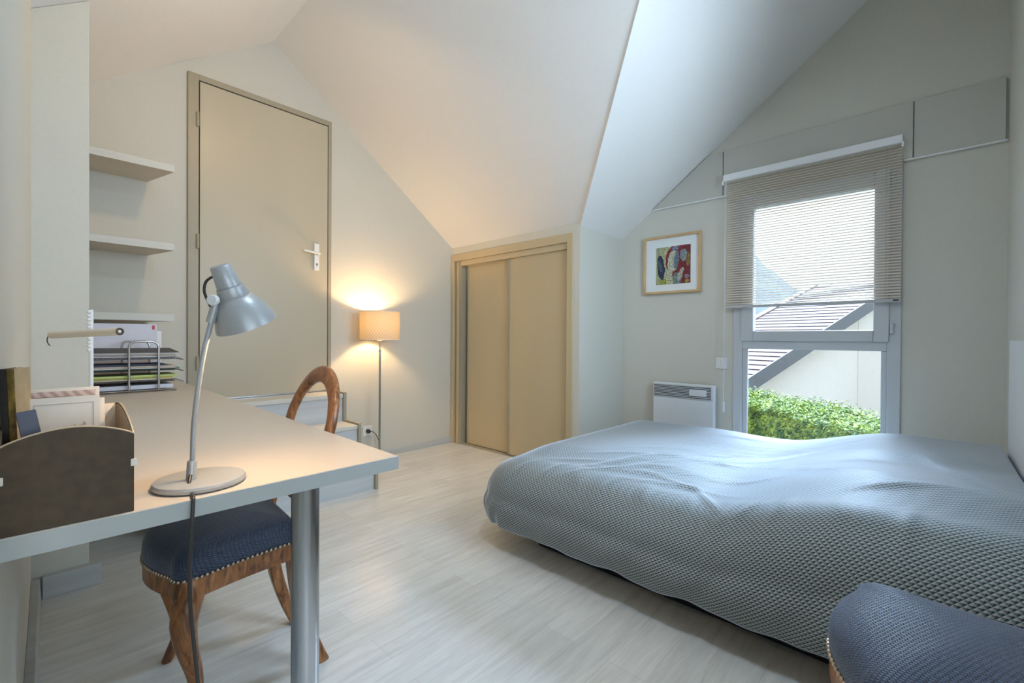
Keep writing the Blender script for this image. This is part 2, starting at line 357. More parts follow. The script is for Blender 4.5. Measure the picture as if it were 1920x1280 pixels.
plate('ceiling', [(xw, YB - .1, zl(xw)), (RX, YB - .1, RZ), (RX, YA + .1, RZ), (xw, YA + .1, zl(xw))], (-.085, 0, .12), 'white sloping ceiling over the desk')
rw = sroot('added_side_window', 'unseen grey white window added behind the bed head for light', 'window')  # unseen window, added because the visible one lit the room too little
m = MB(); gx0, gx1, gz0, gz1 = 1.15, 2.35, 1.15, 2.25
for a, b, c, d in ((gx0, gx1, gz0, gz0 + .05), (gx0, gx1, gz1 - .05, gz1), (gx0, gx0 + .05, gz0 + .05, gz1 - .05), (gx1 - .05, gx1, gz0 + .05, gz1 - .05), (1.73, 1.77, gz0 + .05, gz1 - .05)):
    m.box(a, b, YR - .09, YR - .04, c, d)
m.build('window_frame', PVC, rw)
MB().box(gx0 + .05, gx1 - .05, YR - .068, YR - .062, gz0 + .05, gz1 - .05).build('pane', GLASS, rw)

# baseboards
def bb(name, m, label): return struct(m.build(name, BASEB, bevel=.002), label, 'baseboard')
bb('baseboard_back', MB().box(1.63, XC - .006, YA - .014, YA, 0, .056), 'pale grey wooden baseboard under the floor lamp')
bb('baseboard_left', MB().prism([(wd(YL), YL, 0), (wd(2.5), 2.5, 0), (wd(2.5) + .028, 2.5, 0), (wd(YL) + .028, YL, 0)], [(wd(YL), YL, .085), (wd(2.5), 2.5, .085), (wd(2.5) + .022, 2.5, .085), (wd(YL) + .022, YL, .085)]), 'pale baseboard along the left wall under the desk')
bb('baseboard_pillar', MB().ext([(wd(2.5) + .03, 2.53), (wd(2.5) + .03, 2.495), (px1 + .033, 2.495), (px1 + .033, 2.63), (px1, 2.63), (px1, 2.53)], 0, .085), 'pale baseboard wrapped round the wall nib')
bb('baseboard_window', MB().box(XB - .014, XB, YR, YC, 0, .056), 'pale baseboard along the window wall')
bb('baseboard_right', MB().box(1.0, XB - .014, YR, YR + .014, 0, .056), 'pale baseboard under the bed head wall')
bb('baseboard_alcove', MB().box(XC + .02, XB - .014, YC - .014, YC, 0, .056), 'pale baseboard of the short return wall')

# ------------------------------------------------------------------ room door, up the steps
dz = .60
d1 = sroot('door_1', 'taupe flush door with lever handle, up the steps', 'door', (0, 0, 0))
m = MB(); fx0, fx1, fz = .685, 1.607, 2.678
m.box(fx0, .742, YA - .022, YA, dz, fz); m.box(1.582, fx1, YA - .022, YA, dz, fz); m.box(.742, 1.582, YA - .022, YA, fz - .036, fz)
m.build('door_frame', FRM, d1, bevel=.002)
MB().box(.728, .744, YA - .010, YA, dz, fz - .03).build('frame_rebate', FRM, d1)
MB().box(.7485, 1.578, YA - .018, YA, dz + .004, fz - .043).build('door_leaf', DOORM, d1, bevel=.0015)
MB().box(.7455, 1.5805, YA - .004, YA - .0005, dz + .001, fz - .038).build('shadow_gap', DARK, d1)
MB().box(.75, 1.577, YA - .027, YA - .018, dz + .003, dz + .012).build('threshold_strip', CHROME, d1)
for z in (2.39, 1.62, .845):
    MB().lathe([(.009, -.045), (.009, -.001), (.0075, 0), (.009, .001), (.009, .045)], (.735, YA - .026, z), n=14).build('hinge', FRM, d1, smooth=True)
hz = 1.642
pl = MB().box(1.472, 1.511, YA - .028, YA - .018, 1.520, 1.722).build('handle_plate', WHITE, d1, bevel=.004)
MB().lathe([(.006, 0), (.006, .002)], (1.492, YA - .028, 1.567), (0, -1, 0), 12).add([(1.490, YA - .0302, 1.567), (1.494, YA - .0302, 1.567), (1.495, YA - .0302, 1.548), (1.489, YA - .0302, 1.548)], [(0, 1, 2, 3)]).build('keyhole', BLACK, pl)
MB().tube([(1.494, YA - .028, hz), (1.494, YA - .062, hz), (1.488, YA - .071, hz), (1.44, YA - .073, hz + .004), (1.378, YA - .073, hz + .009)], [.010, .009, .009, .0085, .007], 12, sub=4).build('handle_lever', WHITE, d1, smooth=True)

# steps
st = empty('steps', (1.04, 2.73, 0), 'three pale grey wooden steps climbing to the taupe door', 'steps')
def loc(o, r=st): o.matrix_parent_inverse = Matrix.Translation(-Vector(r.location)); return o
xs0, xs1 = .46, 1.585
for i, (y0, y1) in enumerate(((2.735, 2.985), (2.965, 3.20), (3.185, YA - .002))):
    z = .2 * (i + 1)
    loc(MB().box(xs0, xs1, y0 + .012, min(y1 + .012, YA - .003), z - .2 if i == 0 else z - .205, z - .03).build('riser', STEP, st))
    loc(MB().box(xs0, xs1, y0 - .012 + .012, min(y1 + .012, YA - .003), z - .03, z).build('tread', STEPT, st, bevel=.004))
g = .012
pr = [(2.725, 0), (2.725, .2 + g), (2.955, .2 + g), (2.955, .4 + g), (3.175, .4 + g), (3.175, .6 + g), (YA - .002, .6 + g), (YA - .002, 0)]
loc(MB().ext_x(pr, xs1 + .001, xs1 + .022).build('stringer', FRM, st, bevel=.0015))

# ------------------------------------------------------------------ closet
tr = sroot('trim_1', 'beige casing round the sliding closet doors', 'door casing')
m = MB()
m.box(XC - .014, XC + .09, 2.010, 2.064, 0, 1.818); m.box(XC - .014, XC + .09, 2.064, YA - .004, 1.752, 1.818)
m.box(XC - .014, XC + .09, 3.405, YA - .004, 0, 1.752)
m.build('casing', CLOSM, tr, bevel=.003)
MB().box(XC + .012, XC + .09, 3.32, 3.405, 0, 1.752).build('jamb', FRM, tr, bevel=.002)
MB().box(XC - .002, XC + .012, 3.352, 3.372, 0, 1.745).build('jamb_bead', CLOSM, tr)
MB().box(XC + .004, XC + .088, 2.064, 3.32, 1.704, 1.752).build('top_track', CLOSM, tr, bevel=.002)
MB().box(XC + .010, XC + .10, 2.064, 3.32, 0, .006).build('floor_track', FRM, tr)
d2 = sroot('door_2', 'left beige sliding closet door, half tucked behind the other', 'door')
MB().box(XC + .058, XC + .080, 2.62, 3.262, .012, 1.715).build('door_panel', CLOSM, d2)
m = MB(); m.box(XC + .053, XC + .082, 3.262, 3.282, .010, 1.715); m.box(XC + .053, XC + .082, 2.60, 2.62, .010, 1.715); m.build('edge_profile', FRM, d2, bevel=.003)
d3 = sroot('door_3', 'right beige sliding closet door, in front', 'door')
MB().box(XC + .026, XC + .046, 2.078, 2.690, .012, 1.712).build('door_panel', CLOSM, d3)
m = MB(); m.box(XC + .020, XC + .050, 2.690, 2.712, .010, 1.712); m.box(XC + .020, XC + .050, 2.068, 2.080, .010, 1.712); m.build('edge_profile', FRM, d3, bevel=.003)

# ------------------------------------------------------------------ window
w1 = sroot('window_1', 'grey white window with an opening sash above a fixed pane', 'window')
x0, x1 = XB - .012, XB + .07
m = MB()
m.box(x0, x1, 1.000, 1.062, wz0, wz1); m.box(x0, x1, .150, .213, wz0, wz1)
m.box(x0, x1, .213, 1.000, wz0, wz0 + .06); m.box(x0, x1, .213, 1.000, wz1 - .06, wz1); m.box(x0, x1, .213, 1.000, .953, 1.009)
m.build('window_frame', PVC, w1, bevel=.004)
m = MB(); m.box(x0 + .008, x0 + .03, .968, 1.000, .18, .953); m.box(x0 + .008, x0 + .03, .213, .240, .18, .953); m.box(x0 + .008, x0 + .03, .24, .968, .18, .20)
m.build('glazing_bead', PVC, w1, bevel=.004)
MB().box(XB + .03, XB + .036, .238, .970, .19, .955).build('lower_pane', GLASS, w1)
sa = MB(); sx = XB - .026
sa.box(sx, XB + .04, .930, 1.006, 1.008, wz1 - .03); sa.box(sx, XB + .04, .203, .276, 1.008, wz1 - .03)
sa.box(sx, XB + .04, .276, .930, 1.008, 1.078); sa.box(sx, XB + .04, .276, .930, 1.925, wz1 - .03)
so = sa.build('sash', PVC, w1, bevel=.005)
MB().box(XB + .01, XB + .016, .27, .935, 1.07, 1.93).build('upper_pane', GLASS, so)
for z in (1.087, 1.95):
    m = MB().lathe([(.009, -.030), (.009, -.001), (.006, 0), (.009, .001), (.009, .030)], (XB - .022, .190, z), n=14)
    m.build('hinge', PVC, w1, smooth=True)
# outer sill and reveal
MB().box(XB + .07, XB + .25, .12, 1.09, wz0 - .03, wz0).build('outer_sill', PVC, w1)

# shutter box cover: three panels and a bottom lip
sb = empty('shutter_box_cover', (XB, .6, 2.05), 'long grey beige shutter box cover panels above the window blind', 'shutter box')
def pan(poly): return loc(MB().ext_x(poly, XB - .020, XB - .0005).build('cover_panel', BOXM, sb, bevel=.0015), sb)
zt, zb = 2.376, 2.056
yl = YC - (zt - 1.86) / .7357; yl2 = YC - (zb - 1.86) / .7357
pan([(1.140, zb), (1.140, zt), (yl - .012, zt), (yl2 - .012, zb)])
pan([(.109, zb), (.109, zt), (1.134, zt), (1.134, zb)])
loc(MB().box(XB - .020, XB - .0125, .150, 1.096, 2.0, zb - .0005).build('cover_panel', BOXM, sb), sb)
pan([(YR + .012, zb), (YR + .012, zt), (.103, zt), (.103, zb)])
for a, b in ((YR + .004, .148), (1.098, yl2 - .005)): loc(MB().box(XB - .023, XB - .0005, a, b, zb - .010, zb - .001).build('bottom_lip', WHITE, sb, bevel=.002), sb)
loc(MB().lathe([(.005, 0), (.004, .003)], (XB - .020, .172, 2.185), (-1, 0, 0), 10).build('screw', DARK, sb), sb)

# blind
bl = empty('window_blind', (XB - .06, .62, 1.24), 'half lowered cream slatted blind over the upper window sash', 'blind')
xb = XB - .052
loc(MB().box(xb - .030, XB - .0245, .150, 1.118, 2.136, 2.183).build('head_rail', WHITE, bl, bevel=.004), bl)
m = MB(); nS = 52; z0, z1 = 1.268, 2.128
for i in range(nS):
    z = z0 + (z1 - z0) * i / (nS - 1)
    R = []
    for k in range(5):
        u = (k / 4 - .5); a = math.radians(38)
        dx, dzz = u * .0155 * math.cos(a), u * .0155 * math.sin(a) + .0012 * (1 - 4 * u * u)
        R.append((xb + dx, z + dzz))
    for k in range(4):
        a, b = R[k], R[k + 1]
        m.add([(a[0], .152, a[1]), (a[0], 1.095, a[1]), (b[0], 1.095, b[1]), (b[0], .152, b[1])], [(0, 1, 2, 3)])
loc(m.build('slats', SLAT, bl, smooth=True), bl)
loc(MB().box(xb - .012, xb + .012, .150, 1.097, 1.238, 1.258).build('bottom_rail', mat('grey_rail', (.50, .49, .48), .4, noise=(9, .02, (1, 1, 1))), bl, bevel=.004), bl)
loc(MB().box(xb - .0135, xb - .012, .160, .186, 1.244, 1.252).build('rail_mark', BLACK, bl), bl)
for y in (.22, .93):
    loc(MB().tube([(xb - .009, y, 1.25), (xb - .009, y, 2.14)], .0008, 6).build('ladder_cord', mat('grey_string', (.5, .47, .43), .7, noise=(9, .02, (1, 1, 1))), bl), bl)
cl = MB().tube([(xb - .01, 1.108, 2.14), (xb - .008, 1.108, .56)], .0015, 6).tube([(xb - .01, 1.100, 2.14), (xb - .008, 1.103, .58)], .0012, 6)
co = loc(cl.build('pull_cord', WHITE, bl), bl)
loc(MB().box(xb - .014, xb - .002, 1.098, 1.112, .50, .575).build('cord_weight', WHITE, bl, bevel=.003), bl)
for y in (.149, 1.119):
    loc(MB().box(xb - .034, xb - .018, y - .006, y + .006, 2.112, 2.14).build('end_bracket', WHITE, bl, bevel=.002), bl)

# ------------------------------------------------------------------ on the window wall
# picture
pic = empty('framed_print', (XB, 1.51, 1.38), 'oak framed colourful abstract print hanging beside the window', 'picture')
py0, py1, pz0, pz1 = 1.288, 1.748, 1.376, 1.830
m = MB()
for a, b, c, d in ((py0, py1, pz0, pz0 + .018), (py0, py1, pz1 - .018, pz1), (py0, py0 + .018, pz0 + .018, pz1 - .018), (py1 - .018, py1, pz0 + .018, pz1 - .018)):
    m.box(XB - .034, XB - .001, a, b, c, d)
loc(m.build('frame', FRAMEW, pic, bevel=.002), pic)
loc(MB().box(XB - .016, XB - .004, py0 + .015, py1 - .015, pz0 + .015, pz1 - .015).build('mat_board', mat('white_mount', (.78, .80, .80), .6, noise=(8, .01, (1, 1, 1))), pic), pic)
def art_mat():
    m = bpy.data.materials.new('abstract_print'); m.use_nodes = True; t = m.node_tree; b = t.nodes['Principled BSDF']; L = t.links.new
    uv = N(t, 'ShaderNodeTexCoord')
    nz = N(t, 'ShaderNodeTexNoise'); nz.inputs['Scale'].default_value = 9; nz.inputs['Detail'].default_value = 4
    va = N(t, 'ShaderNodeVectorMath', operation='SCALE'); va.inputs['Scale'].default_value = .09
    vs = N(t, 'ShaderNodeVectorMath', operation='ADD'); L(uv.outputs['UV'], nz.inputs['Vector']); L(nz.outputs['Color'], va.inputs[0]); L(uv.outputs['UV'], vs.inputs[0]); L(va.outputs[0], vs.inputs[1])
    def blob(cx, cy, rx, ry, rot=0):
        mp = N(t, 'ShaderNodeMapping', vector_type='TEXTURE'); mp.inputs['Location'].default_value = (cx + .045, cy + .045, 0); mp.inputs['Scale'].default_value = (rx, ry, 1); mp.inputs['Rotation'].default_value = (0, 0, rot)
        L(vs.outputs[0], mp.inputs[0]); ln = N(t, 'ShaderNodeVectorMath', operation='LENGTH')
        sep = N(t, 'ShaderNodeSeparateXYZ'); cmb = N(t, 'ShaderNodeCombineXYZ'); L(mp.outputs[0], sep.inputs[0]); L(sep.outputs['X'], cmb.inputs['X']); L(sep.outputs['Y'], cmb.inputs['Y'])
        L(cmb.outputs[0], ln.inputs[0]); c = N(t, 'ShaderNodeMath', operation='LESS_THAN'); c.inputs[1].default_value = 1; L(ln.outputs['Value'], c.inputs[0]); return c.outputs[0]
    def mixc(f, a, bb):
        n = N(t, 'ShaderNodeMix', data_type='RGBA'); L(f, n.inputs[0])
        for i, v in ((6, a), (7, bb)):
            if isinstance(v, tuple): n.inputs[i].default_value = (*v, 1)
            else: L(v, n.inputs[i])
        return n.outputs[2]
    rp = N(t, 'ShaderNodeValToRGB'); rp.color_ramp.interpolation = 'CONSTANT'; ee = rp.color_ramp.elements
    ee[0].color = (.55, .55, .30, 1); ee[1].position = .56; ee[1].color = (.30, .035, .04, 1); x = ee.new(.30); x.color = (.62, .62, .38, 1); x = ee.new(.80); x.color = (.24, .03, .045, 1)
    sx_ = N(t, 'ShaderNodeSeparateXYZ'); L(vs.outputs[0], sx_.inputs[0]); L(sx_.outputs['X'], rp.inputs[0])
    c = rp.outputs[0]
    for f, k in ((blob(.55, .62, .26, .40), (.28, .03, .035)), (blob(.15, .45, .11, .34, .1), (.03, .05, .10)), (blob(.13, .5, .05, .16, .3), (.10, .16, .22)),
                 (blob(.22, .05, .10, .10), (.42, .45, .08)), (blob(.36, .25, .12, .16), (.62, .60, .42)), (blob(.50, .60, .15, .29, -.1), (.66, .65, .50)), (blob(.60, .62, .07, .25, -.1), (.16, .26, .32)),
                 (blob(.62, .14, .13, .16), (.22, .30, .30)), (blob(.80, .74, .10, .16), (.30, .36, .40)), (blob(.93, .62, .05, .2), (.30, .20, .06)), (blob(.72, .25, .06, .18, -.4), (.55, .55, .45)),
                 (blob(.90, .18, .08, .05), (.30, .26, .35)), (blob(.90, .06, .06, .05), (.48, .34, .05)), (blob(.56, .93, .12, .05), (.25, .30, .42)), (blob(.07, .9, .05, .1), (.5, .48, .36))):
        c = mixc(f, c, k)
    n3 = N(t, 'ShaderNodeTexNoise'); n3.inputs['Scale'].default_value = 26; n3.inputs['Detail'].default_value = 6; L(uv.outputs['UV'], n3.inputs['Vector'])
    r3 = N(t, 'ShaderNodeMapRange'); r3.inputs[1].default_value = .32; r3.inputs[2].default_value = .68; r3.inputs[3].default_value = .25; r3.inputs[4].default_value = 1.15
    L(n3.outputs['Fac'], r3.inputs[0]); v3 = N(t, 'ShaderNodeVectorMath', operation='SCALE'); L(c, v3.inputs[0]); L(r3.outputs[0], v3.inputs['Scale'])
    L(v3.outputs[0], b.inputs['Base Color']); b.inputs['Roughness'].default_value = .35
    return m
def uvquad(o):
    me = o.data; u = me.uv_layers.new(name='UVMap')
    for i, c in zip(range(4), ((0, 0), (1, 0), (1, 1), (0, 1))): u.data[i].uv = c
ay0, ay1, az0, az1 = 1.368, 1.645, 1.448, 1.742
o = MB().add([(XB - .017, ay1, az0), (XB - .017, ay0, az0), (XB - .017, ay0, az1), (XB - .017, ay1, az1)], [(0, 1, 2, 3)])
me = bpy.data.meshes.new('print'); me.from_pydata(o.v, [], o.f); me.materials.append(art_mat()); o = bpy.data.objects.new('print', me); COL.objects.link(o); o.parent = pic; uvquad(o); loc(o, pic)
# radiator
ra = empty('wall_heater', (XB, 1.4, .2), 'white electric wall heater with slotted top behind the bed', 'heater')
rx = XB - .075; ry0, ry1, rz0, rz1 = 1.168, 1.640, .20, .682
m = MB().box(rx + .012, XB - .02, ry0, ry1, rz0, rz1)
loc(m.build('casing', WMETAL, ra, bevel=.008), ra)
loc(MB().box(rx + .006, rx + .0125, ry0 + .006, ry1 - .006, rz0 + .01, .565).build('front_panel', WMETAL, ra, bevel=.003), ra)
m = MB(); m.box(rx + .009, rx + .0122, ry0 + .024, ry1 - .010, .572, .668); loc(m.build('grille_opening', mat('heater_shadow', (.05, .06, .075), .6, noise=(9, .05, (1, 1, 1))), ra), ra)
m = MB()
for i in range(9): m.box(rx + .003, rx + .012, ry0 + .022, ry1 - .008, .5735 + .0112 * i, .5775 + .0112 * i)
loc(m.build('grille_slats', WMETAL, ra), ra)
loc(MB().box(rx + .004, rx + .0098, ry0 + .055, ry0 + .18, .598, .642).build('control_panel', WMETAL, ra), ra)
loc(MB().box(XB - .021, XB, ry0 + .1, ry1 - .1, rz0 + .08, rz1 - .12).build('wall_bracket', FRM, ra), ra)
# switch
sw = empty('wall_switch', (XB, 1.14, .84), 'white double shutter switch on the wall left of the window', 'switch')
loc(MB().box(XB - .011, XB, 1.103, 1.181, .805, .886).build('switch_plate', WHITE, sw, bevel=.003), sw)
for y in (1.111, 1.142): loc(MB().box(XB - .015, XB - .011, y, y + .029, .822, .872).build('rocker', WHITE, sw, bevel=.002), sw)

# ------------------------------------------------------------------ floor lamp
fl = empty('floor_lamp', (1.93, 3.26, 0), 'lit floor lamp with cream drum shade by the back wall', 'lamp')
MB().lathe([(.115, 0), (.115, .012), (.11, .018), (.02, .022), (.012, .03)], n=40).build('base', CHROME, fl, smooth=True)
MB().lathe([(.0085, .02), (.0085, .905), (.013, .908), (.013, .916), (.006, .92), (.006, .99)], n=16).build('pole', CHROME, fl, smooth=True)
sh = MB(); n = 48; ro = .155; za_, zb_ = .998, 1.222
V = [(r * math.cos(2 * PI * k / n), r * math.sin(2 * PI * k / n), z) for z in (za_, zb_) for r in (ro,) for k in range(n + 1)]
Fc = [(k, k + 1, n + 2 + k, n + 1 + k) for k in range(n)]
me = bpy.data.meshes.new('lamp_shade'); me.from_pydata(V, [], Fc); u = me.uv_layers.new(name='UVMap')
for p in me.polygons:
    k = p.index
    for li, c in zip(p.loop_indices, ((k / n, 0), ((k + 1) / n, 0), ((k + 1) / n, 1), (k / n, 1))): u.data[li].uv = (c[0] * 3, c[1])
    p.use_smooth = True
me.materials.append(SHADE); so_ = bpy.data.objects.new('lamp_shade', me); COL.objects.link(so_); so_.parent = fl
for z in (za_, zb_): MB().tube([(ro * math.cos(2 * PI * k / n), ro * math.sin(2 * PI * k / n), z) for k in range(n)], .002, 6, closed=True).build('shade_ring', WHITE, fl)
for k in range(3): MB().tube([(0, 0, 1.0), (ro * math.cos(k * 2.094), ro * math.sin(k * 2.094), 1.0)], .0018, 6).build('shade_spoke', WHITE, fl)
MB().lathe([(.012, .985), (.020, .99), (.020, 1.0), (.014, 1.003), (.014, 1.04)], n=16).build('lamp_socket', WHITE, fl, smooth=True)
MB().ball((0, 0, 1.075), .026, 16, 10, 1.2).build('bulb', BULB, fl, smooth=True)
light('floor_lamp_light', 'POINT', (1.93, 3.26, 1.14), 9.5, (1.0, .66, .33), .03)
cord = MB().tube([(1.935, 3.434, .235), (1.955, 3.415, .235), (1.985, 3.40, .20), (2.005, 3.38, .12), (2.0, 3.36, .03), (1.98, 3.33, .006), (1.95, 3.30, .012)], .0032, 8, sub=5).build('lamp_cord', CORD, None, smooth=True)
cord.parent = fl; cord.matrix_parent_inverse = Matrix.Translation(-Vector(fl.location))
pg = MB().lathe([(.017, 0), (.019, .012), (.014, .03), (.005, .036)], (1.925, 3.4375, .240), (0, -1, 0), 16).build('plug', BLACK, None, smooth=True); pg.parent = fl; pg.matrix_parent_inverse = Matrix.Translation(-Vector(fl.location))
sk = empty('wall_socket', (1.925, YA, .24), 'white power socket with a black plug in it beside the steps', 'socket')
loc(MB().box(1.885, 1.966, YA - .010, YA, .200, .281).build('socket_plate', WHITE, sk, bevel=.003), sk)
loc(MB().lathe([(.022, 0), (.022, .002)], (1.925, YA - .010, .240), (0, -1, 0), 20).build('socket_insert', WHITE, sk), sk)

# ------------------------------------------------------------------ shelves
for k, (z, lab) in enumerate(((1.975, 'topmost pale wooden shelf beside the door'), (1.535, 'middle pale wooden shelf, empty, beside the door'), (1.138, 'lowest pale wooden shelf just above the paper tray'))):
    s_ = empty('wall_shelf', (.3, YA, z - .038), lab, 'shelf', 'shelves in the alcove')
    yf = 3.135
    poly = [(wd(3.13) + .002, yf), (.563, yf), (.490, YA - .001), (wd(YA) + .002, YA - .001)]
    loc(MB().ext(poly, z - .038, z).build('shelf_board', SHELF, s_, bevel=.0008), s_)
    loc(MB().box(wd(3.13) + .002, .5635, yf - .002, yf, z - .038, z).build('front_edge', SHEDGE, s_), s_)

# ------------------------------------------------------------------ desk
dt, dth = .745, .031
dk = empty('desk', (.3, 1.6, 0), 'long beige grey desk top along the left wall on a steel leg', 'desk')
yr = lambda y: .579 + .0205 * (y - .899)
poly = [(wd(.899) + .002, .899), (yr(.899), .899), (yr(3.44), 3.44), (wd(3.44) + .003, 3.44), (wd(2.64) + .003, 2.64), (px1 + .004, 2.64), (px1 + .004, 2.525), (wd(2.525) + .003, 2.525)]
loc(MB().ext(poly, dt - dth, dt).build('desk_top', DESK, dk, bevel=.0012), dk)
loc(MB().box(wd(.899) + .002, yr(.899), .8975, .899, dt - dth + .001, dt - .0012).build('front_edge', DEDGE, dk), dk)
loc(MB().prism([(yr(.9), .8975, dt - dth + .001), (yr(3.44), 3.44, dt - dth + .001), (yr(3.44) + .0015, 3.44, dt - dth + .001), (yr(.9) + .0015, .8975, dt - dth + .001)],
               [(yr(.9), .8975, dt - .0012), (yr(3.44), 3.44, dt - .0012), (yr(3.44) + .0015, 3.44, dt - .0012), (yr(.9) + .0015, .8975, dt - .0012)]).build('side_edge', DEDGE, dk), dk)
def dleg(x, y):
    o = loc(MB().lathe([(.034, 0), (.034, .012), (.030, .014), (.030, dt - dth - .008), (.042, dt - dth - .006), (.042, dt - dth)], (x, y, 0), n=40).build('leg', CHROME, dk, smooth=True), dk)
dleg(.436, 1.056)

# ------------------------------------------------------------------ chairs
def lerp(a, b, t): return a + (b - a) * t
def make_chair(name, label, group):
    r = empty(name, (0, 0, 0), label, 'chair', group)
    fd, fw, bw = -.305, .215, .150                       # front depth, half widths
    def outline(n=64, off=0, front_bow=.045):
        P = []
        # rounded trapezoid seat with a bowed front, anticlockwise
        c = [(0, -bw), (fd, -fw), (fd, fw), (0, bw)]
        ra_ = [.03, .055, .055, .03]
        m_ = 10
        for i in range(4):
            p = Vector(c[i]); a = (Vector(c[i - 1]) - p).normalized(); b = (Vector(c[(i + 1) % 4]) - p).normalized()
            s = p + a * ra_[i]; e_ = p + b * ra_[i]
            for k in range(m_):
                t = k / (m_ - 1); q = s.lerp(p, t).lerp(p.lerp(e_, t), t); P.append(q)
            nxt = Vector(c[(i + 1) % 4]); e2 = nxt + (p - nxt).normalized() * ra_[(i + 1) % 4]
            for k in range(1, 8):
                t = k / 8; q = e_.lerp(e2, t)
                if i == 1: q = q + Vector((-front_bow * math.sin(PI * t), 0))
                if i in (0, 2): q = q + Vector((0, (-1 if i == 0 else 1) * -.006 * math.sin(PI * t)))
                P.append(q)
        cen = Vector((fd / 2, 0))
        return [q + (q - cen).normalized() * off for q in P]
    o0 = outline()
    def ring(sc, z, off=0):
        cen = Vector((fd / 2, 0)); return [((q.x - cen.x) * sc + cen.x + (q - cen).normalized().x * off, (q.y) * sc + (q - cen).normalized().y * off, z) for q in o0]
    zs = .405
    rings = [ring(.985, zs), ring(1.0, zs + .004), ring(1.014, zs + .02), ring(1.006, zs + .042), ring(.975, zs + .058), ring(.90, zs + .070), ring(.72, zs + .080), ring(.45, zs + .088), ring(.2, zs + .091), ring(.03, zs + .092)]
    seat = MB().rings(rings).build('seat', WEAVE, r, smooth=True, angle=80)
    # nails
    m = MB(); loop = ring(1.008, zs + .003); acc = 0; last = Vector(loop[0])
    m2 = len(loop); 
    for i in range(m2):
        a, b = Vector(loop[i]), Vector(loop[(i + 1) % m2]); L_ = (b - a).length; tpos = acc
        while tpos < L_:
            p = a.lerp(b, tpos / L_); m.ball(p, .0048, 9, 6); tpos += .0125
        acc = tpos - L_
    m.build('nail_trim', BRASS, seat, smooth=True)
    # rails
    m = MB()
    A = ring(1.0, zs - .048); B = ring(1.004, zs + .001); C_ = ring(.90, zs + .001); D = ring(.90, zs - .048)
    # serpentine lower edge on the front rail
    m.rings([A, B, C_, D], closed=True)
    m.build('seat_rail', WOOD, r, smooth=True, angle=30)
    # front legs: cabriole
    for s in (-1, 1):
        x, y = fd + .045, s * (fw - .038)
        pts = [(x + .004, y - s * .002, zs - .002), (x - .010, y + s * .010, zs - .055), (x - .022, y + s * .020, zs - .105), (x - .014, y + s * .014, zs - .175), (x + .004, y - s * .002, zs - .26), (x + .006, y - s * .004, zs - .325), (x - .008, y + s * .004, zs - .375), (x - .020, y + s * .012, zs - .405)]
        rr = [.033, .032, .030, .0235, .018, .0155, .016, .0135]
        MB().tube(pts, rr, 14, sub=5, up=(1, 0, 0)).build('leg', WOOD, r, smooth=True, angle=60)
    # rear legs: sabre
    sec = [(-1, -.8), (-.8, -1), (.8, -1), (1, -.8), (1, .8), (.8, 1), (-.8, 1), (-1, .8)]
    for s in (-1, 1):
        pts = [(-.004, s * (bw - .022), zs + .01), (0, s * (bw - .022), zs - .08), (.016, s * (bw - .022), zs - .2), (.05, s * (bw - .022), zs - .32), (.085, s * (bw - .022), zs - .405)]
        MB().tube(pts, [.021, .0205, .019, .017, .0155], sub=4, up=(0, 1, 0), sec=sec).build('leg', WOOD, r, smooth=True, angle=30)
    # balloon back
    def bx(z): h_ = z - zs; return .000 + .22 * h_ + .10 * h_ * h_
    pp = []
    for k in range(29):
        a = PI * (-.13 + 1.26 * k / 28)
        yy = .183 * math.cos(a); zz = zs + .325 + .160 * math.sin(a)
        if math.sin(a) > .2: yy *= 1 - .05 * math.sin(a)
        pp.append((bx(zz), yy, zz))
    def stile(s):
        return [(bx(zs + .02) - .004, s * .150, zs - .01), (bx(zs + .08), s * .150, zs + .08), (bx(zs + .15), s * .158, zs + .15), (bx(zs + .21), s * .165, zs + .21)]
    path = stile(1) + pp + list(reversed(stile(-1)))
    nP = len(path); rad = []
    for i, p in enumerate(path):
        up_ = max(0, (p[2] - zs - .36) / .125); rad.append((.014, .0175 + .011 * up_))
    sec2 = [(math.copysign(abs(math.cos(t)) ** .7, math.cos(t)), math.copysign(abs(math.sin(t)) ** .7, math.sin(t))) for t in [2 * PI * k / 14 for k in range(14)]]
    bk = MB().tube(path, rad, sub=2, up=(1, 0, 0), sec=sec2).build('back_frame', WOOD, r, smooth=True, angle=60)
    MB().tube([(bx(zs + .1), .150, zs + .115), (bx(zs + .1) + .006, .08, zs + .105), (bx(zs + .1) + .008, 0, zs + .102), (bx(zs + .1) + .006, -.08, zs + .105), (bx(zs + .1), -.150, zs + .115)], [(.010, .018)] * 5, sub=4, up=(1, 0, 0), sec=sec2).build('cross_rail', WOOD, r, smooth=True, angle=60)
    return r
def copy_tree(o, parent=None):
    c = o.copy(); COL.objects.link(c); c.parent = parent
    for ch in list(o.children): copy_tree(ch, c)
    return c
ch = make_chair('upholstered_chair', 'walnut balloon-back chair with dark blue seat pushed under the desk', 'pair of blue seated chairs')
ch2 = copy_tree(ch); ch2['label'] = 'blue seated chair in the foreground standing against the bed'
ch.location = (.560, 1.538, 0); ch.rotation_euler = (0, 0, math.radians(-4))
ch2.location = (1.085, -.265 + .10, .0); ch2.rotation_euler = (0, 0, math.radians(-83))
ch2.location.y = -.195; ch2.location.x = 1.145

